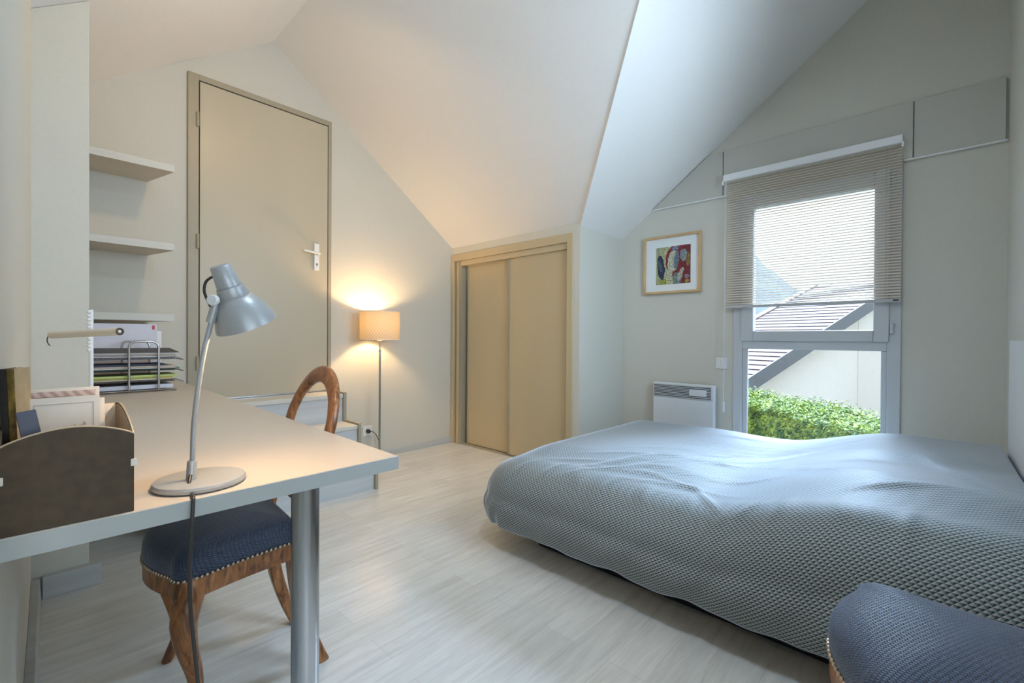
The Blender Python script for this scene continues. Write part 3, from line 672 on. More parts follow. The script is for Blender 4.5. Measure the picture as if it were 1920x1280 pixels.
# ------------------------------------------------------------------ bed
bed = empty('bed', (2.3, .7, 0), 'low double bed under a triangle print duvet by the window', 'bed')
loc(MB().box(1.71, 2.98, -.2, 1.42, 0, .15).build('bed_base', mat('black_bed_base', (.012, .012, .014), .7, noise=(9, .1, (1, 1, 1))), bed, bevel=.01), bed)
loc(MB().box(1.62, 3.0, -.21, 1.56, .15, .34).build('mattress', mat('white_ticking', (.7, .7, .7), .8, noise=(30, .02, (1, 1, 1))), bed, bevel=.04, seg=4), bed)
loc(MB().box(1.50, 2.86, -.2565, -.226, .05, 1.018).build('headboard', WMETAL, bed, bevel=.004), bed)

du = None
def smooth(a, b, x): t = max(0, min(1, (x - a) / (b - a))); return t * t * (3 - 2 * t)
def duvet():
    a0, a1, b1 = 1.72, 2.98, 1.50          # flat core: x range, foot end
    bh = -.215
    r, drop = .20, .37
    rng = random.Random(3)
    # soft creases: (x, y, dx, dy, length, width, height)
    creases = []
    for i in range(9):
        creases.append((1.75 + rng.uniform(0, .25), 1.25 - .09 * i + rng.uniform(-.03, .03), .35, -.94, .20 + rng.uniform(-.08, .1), .010 + rng.random() * .010, .003 + rng.random() * .004))
    for i in range(9):
        creases.append((2.15 + .09 * i + rng.uniform(-.05, .05), .75 + rng.uniform(-.15, .1), .25 + rng.uniform(-.25, .25), -.97, .32, .010 + rng.random() * .012, .003 + rng.random() * .005))
    creases += [(1.72, .62, .75, .66, .15, .014, .008), (1.66, .46, .85, -.5, .14, .012, .007), (1.80, .72, .1, 1, .22, .018, .008), (1.9, .10, .55, -.83, .2, .02, .009), (2.35, -.02, .9, .3, .3, .025, .010), (2.1, .35, .5, .87, .25, .02, .007)]
    for i in range(12):
        creases.append((1.78 + .07 * i + rng.uniform(-.05, .05), 1.12 - .055 * i + rng.uniform(-.12, .12), .72, -.69 + rng.uniform(-.15, .15), .26 + rng.uniform(-.08, .12), .009 + rng.random() * .007, .003 + rng.random() * .004))
    for i in range(10):
        creases.append((1.63 + rng.uniform(-.03, .04), 1.45 - i * .155, .9, rng.uniform(-.5, .5), .12, .018, .006))
    def top(x, y):
        z = .452 - .012 * smooth(.9, 1.5, y)
        z += .095 * smooth(.62, .12, y) - .012 * math.exp(-((y - .72) / .2) ** 2)
        z += .022 * math.exp(-((x - 2.15) ** 2 / .12 + (y - .95) ** 2 / .12)) - .020 * math.exp(-((x - 1.95) ** 2 / .02 + (y - .60) ** 2 / .02))
        z += .018 * math.exp(-((x - 2.0) ** 2 / .03 + (y - .12) ** 2 / .04)) - .016 * math.exp(-((x - 2.38) ** 2 / .012 + (y - .1) ** 2 / .05))
        z -= .02 * smooth(2.0, 1.72, x)
        return z
    def wr(x, y):
        h = 0
        for cx, cy, dx, dy, L_, w_, hh in creases:
            l = math.hypot(dx, dy); dx /= l; dy /= l
            u = (x - cx) * dx + (y - cy) * dy; v = -(x - cx) * dy + (y - cy) * dx
            v += .12 * u * u
            if abs(u) < L_ * 2 and abs(v) < w_ * 4: h += hh * math.exp(-(u / L_) ** 2 * 2) * math.exp(-(v / w_) ** 2)
        return h
    nx, ny = 190, 200
    xa, xb_ = a0 - (r * PI / 2 + drop - r), a1 + (r * PI / 2 + .18)
    yb, ya = bh, b1 + (r * PI / 2 + drop - r)
    V = []; UV = []; ca, sa_ = math.cos(math.radians(49)), math.sin(math.radians(49))
    for j in range(ny + 1):
        for i in range(nx + 1):
            x = xa + (xb_ - xa) * i / nx; y = yb + (ya - yb) * j / ny
            qx = max(a0, min(a1, x)); qy = min(b1, y)
            dx, dy = x - qx, y - qy; d = math.hypot(dx, dy)
            if dx and dy:                                    # soften the cloth corner
                k = max(abs(dx), abs(dy)) / d; k = min(1, k)
                d *= k
            d_max = (r * PI / 2 + drop - r)
            z = top(qx, qy)
            if d > 1e-6:
                n_ = Vector((dx, dy)).normalized()
                if d < r * PI / 2: h = r * math.sin(d / r); v = r * (1 - math.cos(d / r))
                else: e_ = d - r * PI / 2; h = r + .02 * math.sin(PI * e_ / .17) - .10 * max(0, e_ - .04); v = r + e_
                ang = math.atan2(n_.y, n_.x); s_ = x * 9 + y * 11
                wav = (.004 * math.sin(s_ * 2.3 + 1) + .003 * math.sin(s_ * 4.1)) * smooth(r * .9, d_max, d)
                h += wav
                scale = (z - .085) / (.452 - .085) if d else 1
                p = Vector((qx + n_.x * h, qy + n_.y * h, z - v * ((z - .118 + .005 * math.sin(s_ * 1.7)) / (drop))))
                nrm = Vector((n_.x * math.sin(min(d / r, PI / 2)), n_.y * math.sin(min(d / r, PI / 2)), math.cos(min(d / r, PI / 2))))
            else: p = Vector((qx, qy, z)); nrm = Vector((0, 0, 1))
            p += nrm * wr(x, y)
            V.append(p); UV.append(((x * ca - y * sa_) / .0124, (x * sa_ + y * ca) / .0098))
    F = [(j * (nx + 1) + i, j * (nx + 1) + i + 1, (j + 1) * (nx + 1) + i + 1, (j + 1) * (nx + 1) + i) for j in range(ny) for i in range(nx)]
    me = bpy.data.meshes.new('duvet'); me.from_pydata([tuple(v) for v in V], [], F)
    u = me.uv_layers.new(name='UVMap')
    for p in me.polygons:
        p.use_smooth = True
        for li in p.loop_indices: u.data[li].uv = UV[me.loops[li].vertex_index]
    me.materials.append(DUVET)
    o = bpy.data.objects.new('duvet', me); COL.objects.link(o)
    s_ = o.modifiers.new('thick', 'SOLIDIFY'); s_.thickness = .012; s_.offset = -1
    return tag(o, 'grey and green triangle print duvet spread over the bed', 'duvet')
duvet()

# ------------------------------------------------------------------ desk lamp
la = empty('desk_lamp', (.216, .976, dt), 'silver desk lamp with bent stem and cone shade at the desk end', 'lamp')
L3 = lambda o: loc(o, la)
lit = (.684, -.730)
bp_ = Vector((.2165, .985, dt))
L3(MB().lathe([(.067, 0), (.0715, .0025), (.0725, .0075), (.070, .0115), (.063, .0135), (.03, .0142), (.001, .0144)], bp_, n=56).build('base', SILV, la, smooth=True))
stem = [(.199, .972, .758), (.201, .969, .80), (.2025, .968, .854), (.208, .961, .93), (.216, .953, .997), (.225, .944, 1.048)]
L3(MB().tube(stem, .0044, 14, sub=6).build('stem', SILV, la, smooth=True))
L3(MB().lathe([(.0078, 0), (.0078, .034), (.0068, .036)], (.199, .972, .757), (.05, -.05, 1), 18).build('stem_socket', SILV, la, smooth=True))
hd = Vector((.0464, .0134, -.099)).normalized()
ct = Vector((.2335, .9345, 1.1425))
L3(MB().tube([(.2225, .9465, 1.040), (.2275, .9415, 1.066)], [.0075, .0072], 16).build('stem_collar', SILV, la, smooth=True))
tow = Vector((-.73, -.684, 0))            # towards the photographer
kc = Vector((.2285, .9405, 1.079))
jt = MB().tube([kc - tow * .010, kc + tow * .012], .0085, 18).tube([(.2275, .9415, 1.064), kc], .0065, 12)
L3(jt.build('tilt_joint', SILV, la, smooth=True))
L3(MB().lathe([(.0095, 0), (.0098, .006), (.008, .008)], kc + tow * .011 + Vector((.004, -.004, 0)), tow, 20).build('tilt_knob', WHITE, la, smooth=True))
L3(MB().tube([kc, ct + hd * .05], .006, 10).build('head_arm', SILV, la, smooth=True))
L3(MB().lathe([(.004, .0), (.0150, .0005), (.0165, .002), (.0205, .036), (.0207, .0385), (.0195, .039), (.0195, .0405), (.0225, .041), (.0268, .059), (.0262, .0605)], ct, hd, 36).build('lamp_cap', SILV, la, smooth=True, angle=50))
prof = [(.0262, .0605), (.0300, .063), (.0385, .076), (.0438, .087), (.0482, .098), (.0515, .108), (.0530, .116), (.0520, .116), (.0500, .108), (.0415, .087), (.030, .066)]
L3(MB().lathe(prof, ct, hd, 48, cap=False).build('lamp_shade', SILV, la, smooth=True, angle=60))
bc = ct + hd * .088
L3(MB().ball(bc, .0185, 14, 8).build('bulb', BULB, la, smooth=True))
light('desk_lamp_light', 'POINT', ct + hd * .108, 2.5, (1.0, .66, .36), .018)
L3(MB().tube([(.2315, .932, 1.124), (.224, .942, 1.121), (.2165, .951, 1.112), (.2145, .953, 1.096), (.2185, .949, 1.080), (.2235, .945, 1.066)], .0023, 10, sub=5).build('head_cord', CORD, la, smooth=True))
L3(MB().tube([(.197, .965, .768), (.192, .950, .757), (.190, .925, .7485), (.188, .902, .7480), (.186, .8925, .742), (.184, .888, .72), (.181, .886, .67), (.180, .886, .62), (.1815, .886, .57), (.187, .886, .50), (.1925, .884, .42), (.195, .88, .30), (.19, .88, .12), (.17, .90, .01), (.08, .98, .006), (.01, 1.1, .006)], .0030, 10, sub=5).build('power_cord', CORD, la, smooth=True))

# ------------------------------------------------------------------ letter box on the desk
bxx0, bxx1, bxy0, bxy1 = -.0268, .112, .9035, 1.20
lb = empty('letter_box', (.045, 1.05, dt), 'brown cardboard letter box with arched sides at the desk front', 'box')
def arch(a0_, a1_, zend, zmid, n=24): return [(a0_ + (a1_ - a0_) * k / n, zend + (zmid - zend) * math.sin(PI * k / n) ** .8) for k in range(n + 1)]
def side(poly, axis, p0, p1, name):
    base = [(poly[0][0], dt + .0005)] + poly + [(poly[-1][0], dt + .0005)]
    m = MB().ext_y(base, p0, p1) if axis == 'y' else MB().ext_x(base, p0, p1)
    return loc(m.build(name, [BOARD], lb, bevel=.0005), lb)
zE, zM = .8645, .8835
side(arch(bxx0, bxx1, zE, zM), 'y', bxy0, bxy0 + .002, 'front_panel')
side(arch(bxx0, bxx1, zE, zM + .004), 'y', bxy1 - .002, bxy1, 'back_panel')
side(arch(bxy0 + .002, bxy1 - .002, zE, zM + .012), 'x', bxx1 - .002, bxx1, 'side_panel')
side(arch(bxy0 + .002, bxy1 - .002, zE, zM + .012), 'x', bxx0, bxx0 + .002, 'side_panel')
loc(MB().box(bxx0 + .002, bxx1 - .002, bxy0 + .002, bxy1 - .002, dt + .0005, dt + .003).build('bottom_panel', BOARD, lb), lb)
# tan lining and edge band
m = MB(); A = arch(bxx0, bxx1, zE, zM)
m.tube([(x, bxy0 + .001, z + .0004) for x, z in A], .0013, 6)
m.tube([(bxx1 - .001, y, z + .0004) for y, z in arch(bxy0, bxy1, zE, zM + .012)], .0012, 6)
loc(m.build('edge_band', BOARDI, lb, smooth=True), lb)
pl_ = [(y, z - .002) for y, z in arch(bxy0 + .003, bxy1 - .003, zE, zM + .012)]
loc(MB().ext_x([(pl_[0][0], dt + .003)] + pl_ + [(pl_[-1][0], dt + .003)], bxx1 - .0032, bxx1 - .0021).build('lining', BOARDI, lb), lb)
for x in (bxx1 - .001, bxx0 + .001):
    loc(MB().box(x - .0032, x + .0042 if x > 0 else x + .003, bxy0 - .0018, bxy0 + .004, .815, .826).build('corner_clip', CREAM, lb, bevel=.0008), lb)

def leaf(name, c, w, h, lean, m, label, cat, yaw=0, th=.0015, group=None):
    """upright card: bottom edge at c, width w along x, height h, leaning back by lean degrees"""
    o = empty(name, c, label, cat, group, math.radians(yaw)); o.rotation_euler = (math.radians(-lean), 0, math.radians(yaw))
    MB().box(-w / 2, w / 2, 0, th, 0, h).build('card', m, o)
    return o
zb0 = dt + .004
# photograph print with white border and printed room interior
def photo_mat():
    m = bpy.data.materials.new('photo_print'); m.use_nodes = True; t = m.node_tree; b = t.nodes['Principled BSDF']; L = t.links.new
    c = N(t, 'ShaderNodeTexCoord'); wv = N(t, 'ShaderNodeTexWave'); wv.inputs['Scale'].default_value = 30; wv.inputs['Distortion'].default_value = 3
    mp = N(t, 'ShaderNodeMapping'); mp.inputs['Rotation'].default_value = (0, .7, 0)
    r = N(t, 'ShaderNodeValToRGB'); e = r.color_ramp.elements; e[0].color = (.40, .27, .22, 1); e[1].color = (.66, .50, .44, 1)
    L(c.outputs['Object'], mp.inputs[0]); L(mp.outputs[0], wv.inputs['Vector']); L(wv.outputs['Color'], r.inputs[0]); L(r.outputs[0], b.inputs['Base Color']); b.inputs['Roughness'].default_value = .35
    return m
ph = leaf('photo_print', (.036, 1.030, zb0), .094, .181, 3, CREAM, 'white bordered photograph of a wooden room, rearmost in the letter box', 'photograph')
MB().box(-.043, .042, -.0006, 0, .10, .176).build('picture', photo_mat(), ph)
m = MB(); m.box(-.028, .008, -.0010, -.0005, .160, .167); m.box(-.022, .0, -.0010, -.0005, .153, .160)
m.build('dark_furniture', mat('dark_brown_ink', (.10, .035, .02), .5, noise=(300, .4, (1, 1, 1))), ph)
cd_ = leaf('greeting_card', (.040, .985, zb0), .080, .1705, 4, CREAM, 'cream card with embossed border standing in the letter box', 'card')
m = MB()
for a, b, c, d in ((-.034, .033, .160, .1606), (-.034, -.0334, .06, .16), (.0324, .033, .06, .16)): m.box(a, b, -.0006, 0, c, d)
m.build('embossed_border', mat('warm_grey_ink', (.58, .48, .40), .6, noise=(9, .02, (1, 1, 1))), cd_)
m = MB(); rng = random.Random(5); pts = []
for k in range(22): pts.append((.004 + k * .00095, -.0006, .1225 + .0012 * math.sin(k * 2.2) + (.004 if k in (7, 18, 19) else 0) + k * .00012))
m.tube(pts, .00035, 5); m.build('gold_script', mat('gold_ink', (.62, .42, .18), .4, .5, noise=(9, .1, (1, 1, 1))), cd_)
c2 = leaf('folded_card', (.0715, 1.000, zb0), .034, .164, 5, CREAM, 'plain cream card half hidden behind the embossed card', 'card', 4)
MB().box(-.0172, -.0162, -.0008, -.0002, 0, .164).build('dark_fold', mat('card_dark_edge', (.12, .07, .05), .6, noise=(9, .1, (1, 1, 1))), c2)  # dark brown strip along one edge of the card
en = leaf('envelope', (.080, 1.040, zb0), .046, .150, 8, BOARDI, 'tan envelope standing behind the cards near the box side', 'envelope', -6)
MB().add([(-.022, -.001, .149), (.022, -.001, .149), (0, -.0012, .105)], [(0, 2, 1)]).build('flap', CREAM, en)
pw = leaf('note_slip', (.086, .955, zb0), .026, .118, 6, PAPER, 'small white paper slip in the front right of the letter box', 'paper', 12)
# navy folder leaning
nf = empty('navy_folder', (.0235, .925, zb0), 'slate blue folder leaning left at the front of the letter box', 'folder'); nf.rotation_euler = (math.radians(-4), math.radians(-9), math.radians(4))
MB().box(-.010, .010, 0, .004, 0, .162).build('cover', mat('slate_blue_card', (.085, .090, .125), .45, noise=(30, .1, (1, 1, 1))), nf, bevel=.0008)
MB().box(-.0085, .0085, .0008, .0032, .002, .1605).build('sheets', PAPER, nf)
# two gilt books
GILT = mat('gilt_spine', (.20, .125, .03), .35, .4, noise=(120, .9, (1, 1, .4)))
PAGES = mat('old_page_edges', (.50, .37, .21), .7, noise=(40, .15, (8, 1, 1)))
BKB = mat('black_book_cloth', (.018, .014, .010), .5, noise=(60, .3, (1, 1, 1)))
for k, (bx_, lab) in enumerate(((-.0185, 'black and gilt old book against the left wall, leftmost of two'), (-.0105, 'gilt edged old book right of its black twin in the letter box'))):
    b_ = empty('old_book', (bx_ + .001, .952, zb0), lab, 'book', 'old books in the letter box'); b_.rotation_euler = (0, math.radians(-2.0), math.radians(-17))
    MB().box(-.0030, .0030, .0, .05, 0, .217).build('pages', PAGES, b_)
    m = MB(); m.box(-.0037, -.0030, -.001, .051, -.001, .2185); m.box(.0030, .0037, -.001, .051, -.001, .2185); m.build('cover', BKB if k == 0 else PAGES, b_)
    MB().box(-.0037, .0037, -.0022, -.001, -.001, .2185).build('spine', BKB if k == 0 else GILT, b_)

# ------------------------------------------------------------------ paper tray and papers
ty0, ty1, tx0, tx1 = 2.79, 3.02, .165, .505
tt = empty('paper_tray', (.335, 2.9, dt), 'grey wire letter tray with three mesh levels under the shelves', 'paper tray')
P3 = lambda o: loc(o, tt)
def mesh_mat():
    m = bpy.data.materials.new('dark_wire_mesh'); m.use_nodes = True; t = m.node_tree; b = t.nodes['Principled BSDF']; L = t.links.new
    b.inputs['Base Color'].default_value = (.10, .095, .10, 1); b.inputs['Roughness'].default_value = .45; b.inputs['Metallic'].default_value = .6
    c = N(t, 'ShaderNodeTexCoord'); br = N(t, 'ShaderNodeTexBrick'); br.offset = 0
    br.inputs['Scale'].default_value = 1; br.inputs['Brick Width'].default_value = .006; br.inputs['Row Height'].default_value = .006; br.inputs['Mortar Size'].default_value = .0009
    br.inputs['Color1'].default_value = (0, 0, 0, 1); br.inputs['Color2'].default_value = (0, 0, 0, 1); br.inputs['Mortar'].default_value = (1, 1, 1, 1)
    mp = N(t, 'ShaderNodeMapping'); mp.inputs['Rotation'].default_value = (math.radians(35), 0, 0)
    L(c.outputs['Object'], mp.inputs[0]); L(mp.outputs[0], br.inputs['Vector']); L(br.outputs['Fac'], b.inputs['Alpha'])
    return m
MESH = mesh_mat()
levels = (.792, .846, .902)
for z in levels:
    m = MB(); m.box(tx0, tx1, ty0 + .012, ty1 - .012, z, z + .0008)
    m.prism([(tx0, ty0 + .012, z), (tx1, ty0 + .012, z), (tx1, ty0, z + .013), (tx0, ty0, z + .013)], [(tx0, ty0 + .013, z), (tx1, ty0 + .013, z), (tx1, ty0 + .001, z + .013), (tx0, ty0 + .001, z + .013)])
    m.prism([(tx0, ty1 - .012, z), (tx1, ty1 - .012, z), (tx1, ty1, z + .013), (tx0, ty1, z + .013)], [(tx0, ty1 - .013, z), (tx1, ty1 - .013, z), (tx1, ty1 - .001, z + .013), (tx0, ty1 - .001, z + .013)])
    P3(m.build('tray_level', MESH, tt))
    m = MB().tube([(tx0, ty0, z + .013), (tx1, ty0, z + .013), (tx1 + .035, ty0 + .012, z - .004), (tx1 + .035, ty1 - .012, z - .004), (tx1, ty1, z + .013), (tx0, ty1, z + .013)], .0028, 8)
    P3(m.build('rim_wire', WIRE, tt, smooth=True))
for y in (ty0 - .006, ty1 + .006):
    m = MB().tube([(.326, y, .757), (.326, y, .965), (.331, y, .980), (.345, y, .988), (.418, y, .988), (.432, y, .980), (.438, y, .965), (.438, y, .757)], .0052, 12)
    P3(m.build('side_loop', CHROME, tt, smooth=True))
    m = MB().tube([(tx0, y, .7535), (.47, y, .7535), (.505, y - .02 if y < 2.9 else y + .02, .7495)], .0036, 10)
    P3(m.build('foot_wire', WIRE, tt, smooth=True))
for x in (.25, .47): P3(MB().tube([(x, ty0 - .006, .7535), (x, ty1 + .006, .7535)], .003, 8).build('cross_wire', WIRE, tt, smooth=True))
def sheet(name, x0, x1, y0, y1, z0, z1, m, label, cat, group=None, rz=0):
    o = MB().box(-(x1 - x0) / 2, (x1 - x0) / 2, -(y1 - y0) / 2, (y1 - y0) / 2, 0, z1 - z0).build(name, m, None, bevel=.0008)
    o.location = ((x0 + x1) / 2, (y0 + y1) / 2, z0); o.rotation_euler = (0, 0, math.radians(rz)); return tag(o, label, cat, group)
def cmat(n, c): return mat(n, c, .55, noise=(20, .03, (1, 1, 1)))
BLKF = cmat('black_card', (.045, .043, .045)); TANF = cmat('tan_card', (.62, .48, .36)); GRN = cmat('green_card', (.06, .20, .16)); LIME = cmat('lime_cover', (.50, .58, .20)); NAVY = cmat('navy_card', (.035, .045, .085)); YEL = cmat('yellow_cover', (.66, .55, .16)); LIL = cmat('lilac_paper', (.66, .66, .74))
sheet('paper_stack', .17, .50, 2.806, 3.0, .7585, .778, LIL, 'white paper stack on the desk under the lowest tray level', 'papers')
sheet('magazine', .175, .515, 2.80, 3.0, .816, .826, LIME, 'lime green magazine in the lowest tray level', 'magazine', rz=1)
sheet('tan_folder', .17, .50, 2.81, 3.0, .7935, .800, TANF, 'tan folder under the lime green magazine', 'folder')
sheet('notebook', .18, .50, 2.81, 3.0, .8003, .8156, YEL, 'yellow notebook between lime magazine and tan folder', 'notebook')
sheet('navy_folder', .17, .47, 2.81, 3.0, .870, .879, NAVY, 'dark navy folder on top of the green one', 'folder')
sheet('green_folder', .18, .525, 2.805, 3.0, .8475, .860, GRN, 'green folder in the middle tray level', 'folder', rz=1)
sheet('tan_folder', .17, .51, 2.81, 3.0, .8603, .8697, TANF, 'tan folder between green and navy folders', 'folder')
sheet('paper_stack', .17, .505, 2.81, 3.0, .9035, .920, LIL, 'lilac white paper stack filling the top tray level', 'papers')
sheet('tan_folder', .19, .51, 2.806, 3.0, .9203, .9265, TANF, 'tan folder on the top paper stack', 'folder')
sheet('paper_stack', .18, .515, 2.80, 2.99, .927, .9345, PAPER, 'loose white sheets under the black folder', 'papers', rz=1)
bf = empty('black_folder', (.35, 2.9, .9350), 'black folder lying open-edged on top of the paper tray', 'folder')
MB().prism([(-.175, -.112, 0), (.172, -.112, 0), (.165, .09, .018), (-.165, .09, .018)], [(-.175, -.112, .0015), (.172, -.112, .0015), (.165, .09, .0195), (-.165, .09, .0195)]).build('cover', BLKF, bf)
MB().box(-.172, .16, -.105, .08, -.0004, .0000).build('sheet', PAPER, bf)
up = empty('document_wallet', (.30, 3.09, dt), 'white document sheets standing upright behind the paper tray', 'papers')
up.rotation_euler = (math.radians(-3), 0, 0)
MB().box(-.10, .182, 0, .006, 0, .335).build('sheets', LIL, up)
MB().box(-.08, .202, .007, .010, 0, .300).build('rear_sheet', PAPER, up)
MB().box(.160, .171, -.001, 0, .307, .329).build('red_sticker', cmat('red_label', (.55, .05, .04)), up)
MB().box(-.088, -.075, -.001, 0, .20, .292).build('grey_stripe', cmat('grey_ink', (.45, .42, .46)), up)

# ------------------------------------------------------------------ cream tube lamp on a white post
tl = empty('tube_lamp', (.152, 2.2, dt), 'cream horizontal tube on a white beaded post in front of the wall nib', 'lamp')
q3 = lambda o: loc(o, tl)
q3(MB().lathe([(.045, 0), (.047, .004), (.044, .010), (.012, .013)], (.152, 2.2, dt + .001), n=32).build('base', WHITE, tl, smooth=True))
q3(MB().tube([(.154, 2.2, dt + .01), (.154, 2.2, 1.108)], .0062, 12).build('post', WHITE, tl, smooth=True))
m = MB()
for k in range(11): m.ball((.1475, 2.193, .965 + .0135 * k), .0062, 10, 6)
q3(m.build('beads', WHITE, tl, smooth=True))
tA, tB = Vector((.058, 2.31, 1.017)), Vector((.206, 1.96, 1.0300))
q3(MB().tube([tA, tB], [.0125, .0128], 20).build('tube_head', TUBEM, tl, smooth=True))
dd = (tB - tA).normalized()
q3(MB().lathe([(.0125, 0), (.0122, .001), (.0085, .0012), (.008, -.002), (.001, -.002)], tB, dd, 20).build('end_ring', mat('dark_bronze', (.10, .07, .05), .4, .6, noise=(9, .1, (1, 1, 1))), tl, smooth=True))
q3(MB().lathe([(.005, 0), (.003, .0015)], tB, dd, 14).build('end_button', CREAM, tl, smooth=True))
q3(MB().tube([tA, (.048, 2.31, 1.010), (.0465, 2.31, .995), (.050, 2.31, .984), (.054, 2.31, .979)], .0016, 8, sub=4).build('cord', CORD, tl, smooth=True))

# ------------------------------------------------------------------ outdoors
struct(MB().ext([(3.75, -40), (6.6, -40), (6.6, 60), (3.75, 60)], -2.7, -2.59).build('ground', mat('pale_bounce_ground', (.45, .44, .41), .9, noise=(3, .08, (1, 1, 1)))), 'unseen pale ground added below the window to bounce light', 'ground')  # out of view; made pale to bounce light up to the ceiling
struct(MB().ext([(6.6, -60), (80, -60), (80, 80), (6.6, 80)], -2.7, -2.6).build('ground', mat('lawn', (.040, .046, .030), .9, noise=(3, .2, (1, 1, 1)))), 'green lawn round the neighbouring house', 'lawn')
def hedge():
    import math as mt
    rng = random.Random(11)
    A = Vector((11.457, 3.2)); B = Vector((9.209, .63)); d = (B - A).normalized(); nrm = Vector((-d.y, d.x))
    if nrm.x > 0: nrm = -nrm                      # towards the room
    m0 = -1.6; m1 = (B - A).length + 2.0; dep = 1.35; zt_ = -.24; zbm = -2.6
    V = []; F = []
    def put(p, n):
        s = rng.uniform(.022, .048); a = Vector((rng.gauss(0, 1), rng.gauss(0, 1), rng.gauss(0, 1) + .3)).normalized()
        n2 = (n + Vector((rng.uniform(-.8, .8), rng.uniform(-.8, .8), rng.uniform(-.3, .9)))).normalized()
        u = n2.cross(a).normalized(); v = n2.cross(u)
        k = len(V); q = p + n * rng.uniform(-.05, .06)
        V.extend([q - u * s, q - v * s * .38 + n2 * .006, q + u * s, q + v * s * .38 + n2 * .006]); F.append((k, k + 1, k + 2, k + 3))
    for i in range(46000):
        t = rng.uniform(m0, m1); z = zt_ - rng.random() ** .9 * 1.3
        b = .05 * mt.sin(t * 2.1) + .04 * mt.sin(t * 5.3 + z * 3)
        ro_ = .25; e_ = max(0, z - (zt_ - ro_)); back = ro_ - mt.sqrt(max(0, ro_ * ro_ - e_ * e_))
        p2 = A + d * t + nrm * (dep - back + b); put(Vector((p2.x, p2.y, z)), Vector((nrm.x, nrm.y, .25 + e_ * 3)).normalized())
    for i in range(30000):
        t = rng.uniform(m0, m1); c = rng.random() * dep
        p2 = A + d * t + nrm * c; put(Vector((p2.x, p2.y, zt_ + .03 * mt.sin(t * 3) + .02 * mt.sin(t * 7 + c * 5) + (rng.random() ** 6) * .16)), Vector((0, 0, 1)))
    m = MB(); m.add(V, F)
    r_ = empty('hedge', (A.x, A.y, zbm), 'clipped sunlit green hedge outside the window', 'hedge')
    hm = bpy.data.materials.new('hedge_leaves'); hm.use_nodes = True; t_ = hm.node_tree; bs = t_.nodes['Principled BSDF']
    c_ = N(t_, 'ShaderNodeTexCoord'); n_ = N(t_, 'ShaderNodeTexNoise'); n_.inputs['Scale'].default_value = 7; n_.inputs['Detail'].default_value = 3
    rp = N(t_, 'ShaderNodeValToRGB'); ee = rp.color_ramp.elements; ee[0].position = .35; ee[0].color = (.045, .10, .025, 1); ee[1].position = .66; ee[1].color = (.34, .42, .06, 1)
    t_.links.new(c_.outputs['Object'], n_.inputs['Vector']); t_.links.new(n_.outputs['Fac'], rp.inputs[0]); t_.links.new(rp.outputs[0], bs.inputs['Base Color'])
    bs.inputs['Roughness'].default_value = .65; bs.inputs['Specular IOR Level'].default_value = .15
    o = loc(m.build('leaves', hm, r_), r_)
    core = MB(); P = [A + d * m0 + nrm * .05, A + d * m1 + nrm * .05, A + d * m1 + nrm * (dep - .12), A + d * m0 + nrm * (dep - .12)]
    core.ext([(p.x, p.y) for p in P], zbm, zt_ - .1)
    loc(core.build('branches', mat('dark_twigs', (.015, .028, .010), .9, noise=(20, .4, (1, 1, 1))), r_), r_)
hedge()

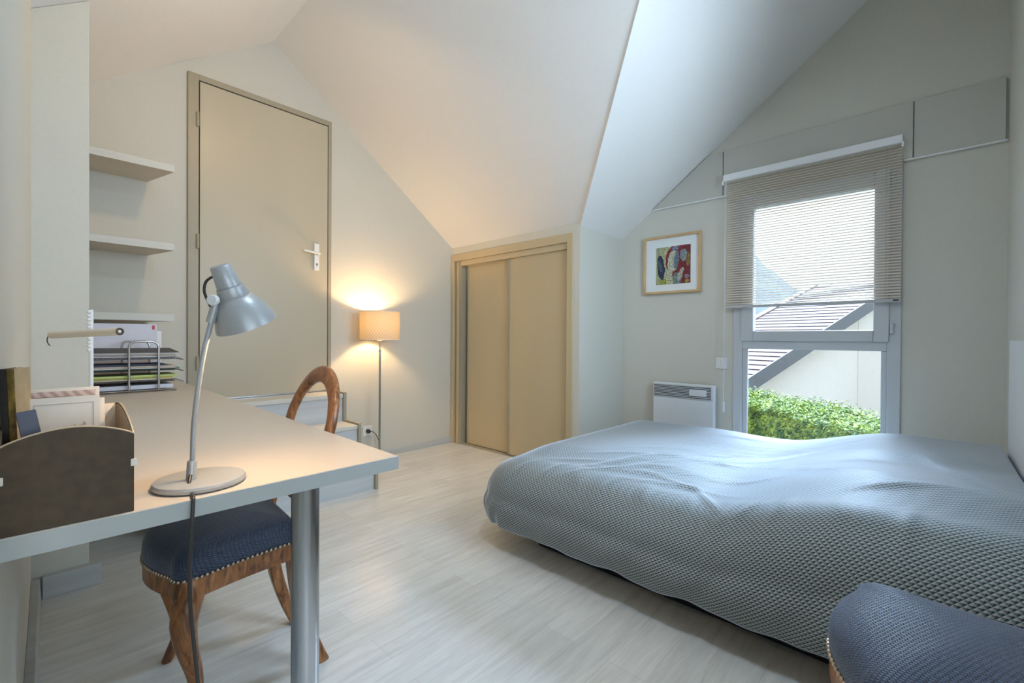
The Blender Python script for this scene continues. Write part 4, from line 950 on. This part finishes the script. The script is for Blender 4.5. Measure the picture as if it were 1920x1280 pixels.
def house():
    r_ = empty('neighbour_house', (10, 0, -2.6), 'pale neighbouring house with red tiled roof beyond the hedge', 'house')
    def W(right, fwd, z=None):
        x = right * math.sin(YAW) + fwd * math.cos(YAW); y = -right * math.cos(YAW) + fwd * math.sin(YAW)
        return Vector((x, y, z if z is not None else 0))
    wallm = mat('cream_render', (.80, .75, .70), .9, noise=(6, .02, (1, 1, 1)))
    P1 = W(7.06, 13.5); P2 = W(12.42, 16.5); e = (P2 - P1); run = e.length; e.normalize(); n = Vector((-e.y, e.x, 0))
    if n.dot(W(0, 1)) < 0: n = -n                                # away from the room
    z1, z2 = .02, 2.25; sl = (z2 - z1) / run
    zr_ = lambda t: z1 + sl * t
    tk = Vector((0, 0, .30))
    pA, pB = P1 - e * 3 , P1 + e * (run + 3.2); ta, tb = -.9, run + 3.2
    off = -n * .35                                               # roof oversails the gable wall
    L_ = 2.9
    def pt(t, s, dz=0): q = P1 + e * t + n * s; return Vector((q.x, q.y, zr_(t) + dz))
    # roof plane
    a = [pt(ta, -.35), pt(tb, -.35), pt(tb, L_), pt(ta, L_)]
    roof = mat('red_roof_tiles', (.085, .046, .043), .8, noise=(5, .08, (1, 1, 1)))
    loc(MB().prism(a, [p + Vector((0, 0, .06)) for p in a]).build('roof', roof, r_), r_)
    m = MB()
    for k in range(30):
        t = ta + (tb - ta) * k / 30
        m.prism([pt(t, -.35, .06), pt(t + .33, -.35, .06), pt(t + .33, L_, .06), pt(t, L_, .06)], [pt(t, -.35, .088), pt(t + .33, -.35, .065), pt(t + .33, L_, .065), pt(t, L_, .088)])
    loc(m.build('roof_tiles', roof, r_), r_)
    m = MB(); m.prism([pt(ta, -.37, -.34), pt(tb, -.37, -.34), pt(tb, -.37, .11), pt(ta, -.37, .11)], [pt(ta, -.33, -.34), pt(tb, -.33, -.34), pt(tb, -.33, .11), pt(ta, -.33, .11)])
    loc(m.build('verge_board', mat('grey_verge', (.13, .135, .145), .7, noise=(5, .04, (1, 1, 1))), r_), r_)
    m = MB(); m.prism([pt(ta, L_ - .05, .05), pt(tb, L_ - .05, .05), pt(tb, L_ - .05, .14), pt(ta, L_ - .05, .14)], [pt(ta, L_ + .2, .05), pt(tb, L_ + .2, .05), pt(tb, L_ + .2, .14), pt(ta, L_ + .2, .14)])
    loc(m.build('far_verge', mat('pale_pink_tile', (.30, .24, .22), .8, noise=(5, .04, (1, 1, 1))), r_), r_)
    # gable wall up to the roof
    w0, w1 = -.4, run + .35
    c0, c1 = P1 + e * w0, P1 + e * w1
    q = [Vector((c0.x, c0.y, -2.6)), Vector((c1.x, c1.y, -2.6)), Vector((c1.x, c1.y, zr_(w1) - .02)), Vector((c0.x, c0.y, zr_(w0) - .02))]
    loc(MB().prism(q, [p + n * 2.6 for p in q]).build('gable_wall', wallm, r_), r_)
    # taller wall coming towards us at the corner
    cc = P1 + e * (run + .35)
    q = [cc - n * .02, cc + e * 3.2 - n * .9, cc + e * 3.2 + n * 2, cc + n * 2]
    loc(MB().ext([(p.x, p.y) for p in q], -2.6, 2.25).build('main_wall', mat('lit_side_render', (.84, .80, .77), .9, noise=(6, .02, (1, 1, 1))), r_), r_)  # paler colour stands in for the extra light on this facing
    for t in (.15, 2.75, run + .15):
        b0 = P1 + e * t
        q = [b0 - n * .33 - e * .13, b0 - n * .33 + e * .13, b0 + n * .1 + e * .13, b0 + n * .1 - e * .13]
        z = zr_(t) - .38
        loc(MB().ext([(p.x, p.y) for p in q], z - .02, z + .30).build('beam_end', WHITE, r_), r_)
house()

def hill():
    rng = random.Random(4)
    V = []; F = []; n = 60; m_ = 14; D = 420
    def W(right, fwd, z): return (right * math.sin(YAW) + fwd * math.cos(YAW), -right * math.cos(YAW) + fwd * math.sin(YAW), z)
    pr = [(.40, .30), (.46, .25), (.53, .19), (.576, .155), (.62, .115), (.65, .10), (.70, .125), (.75, .12), (.80, .105), (.90, .10), (1.1, .12)]
    def hgt(a):
        for (a0_, h0), (a1_, h1) in zip(pr, pr[1:]):
            if a <= a1_: return h0 + (h1 - h0) * max(0, (a - a0_) / (a1_ - a0_))
        return pr[-1][1]
    for j in range(m_ + 1):
        for i in range(n + 1):
            a = .40 + .7 * i / n; t = j / m_; dist = D * (.55 + .45 * t)
            z = -6 + (hgt(a) * D + 6) * t ** 1.2 + rng.uniform(-1, 1) * 4 * t * (1 if j < m_ else .6)
            V.append(W(a * dist, dist, z))
    for j in range(m_):
        for i in range(n): k = j * (n + 1) + i; F.append((k, k + 1, k + n + 2, k + n + 1))
    o = MB().add(V, F).build('hills', mat('hazy_green_hillside', (.014, .018, .021), .95, noise=(.15, .25, (1, 1, 1))), None, smooth=True)
    struct(o, 'hazy wooded hillside far beyond the neighbouring house', 'hill')
hill()
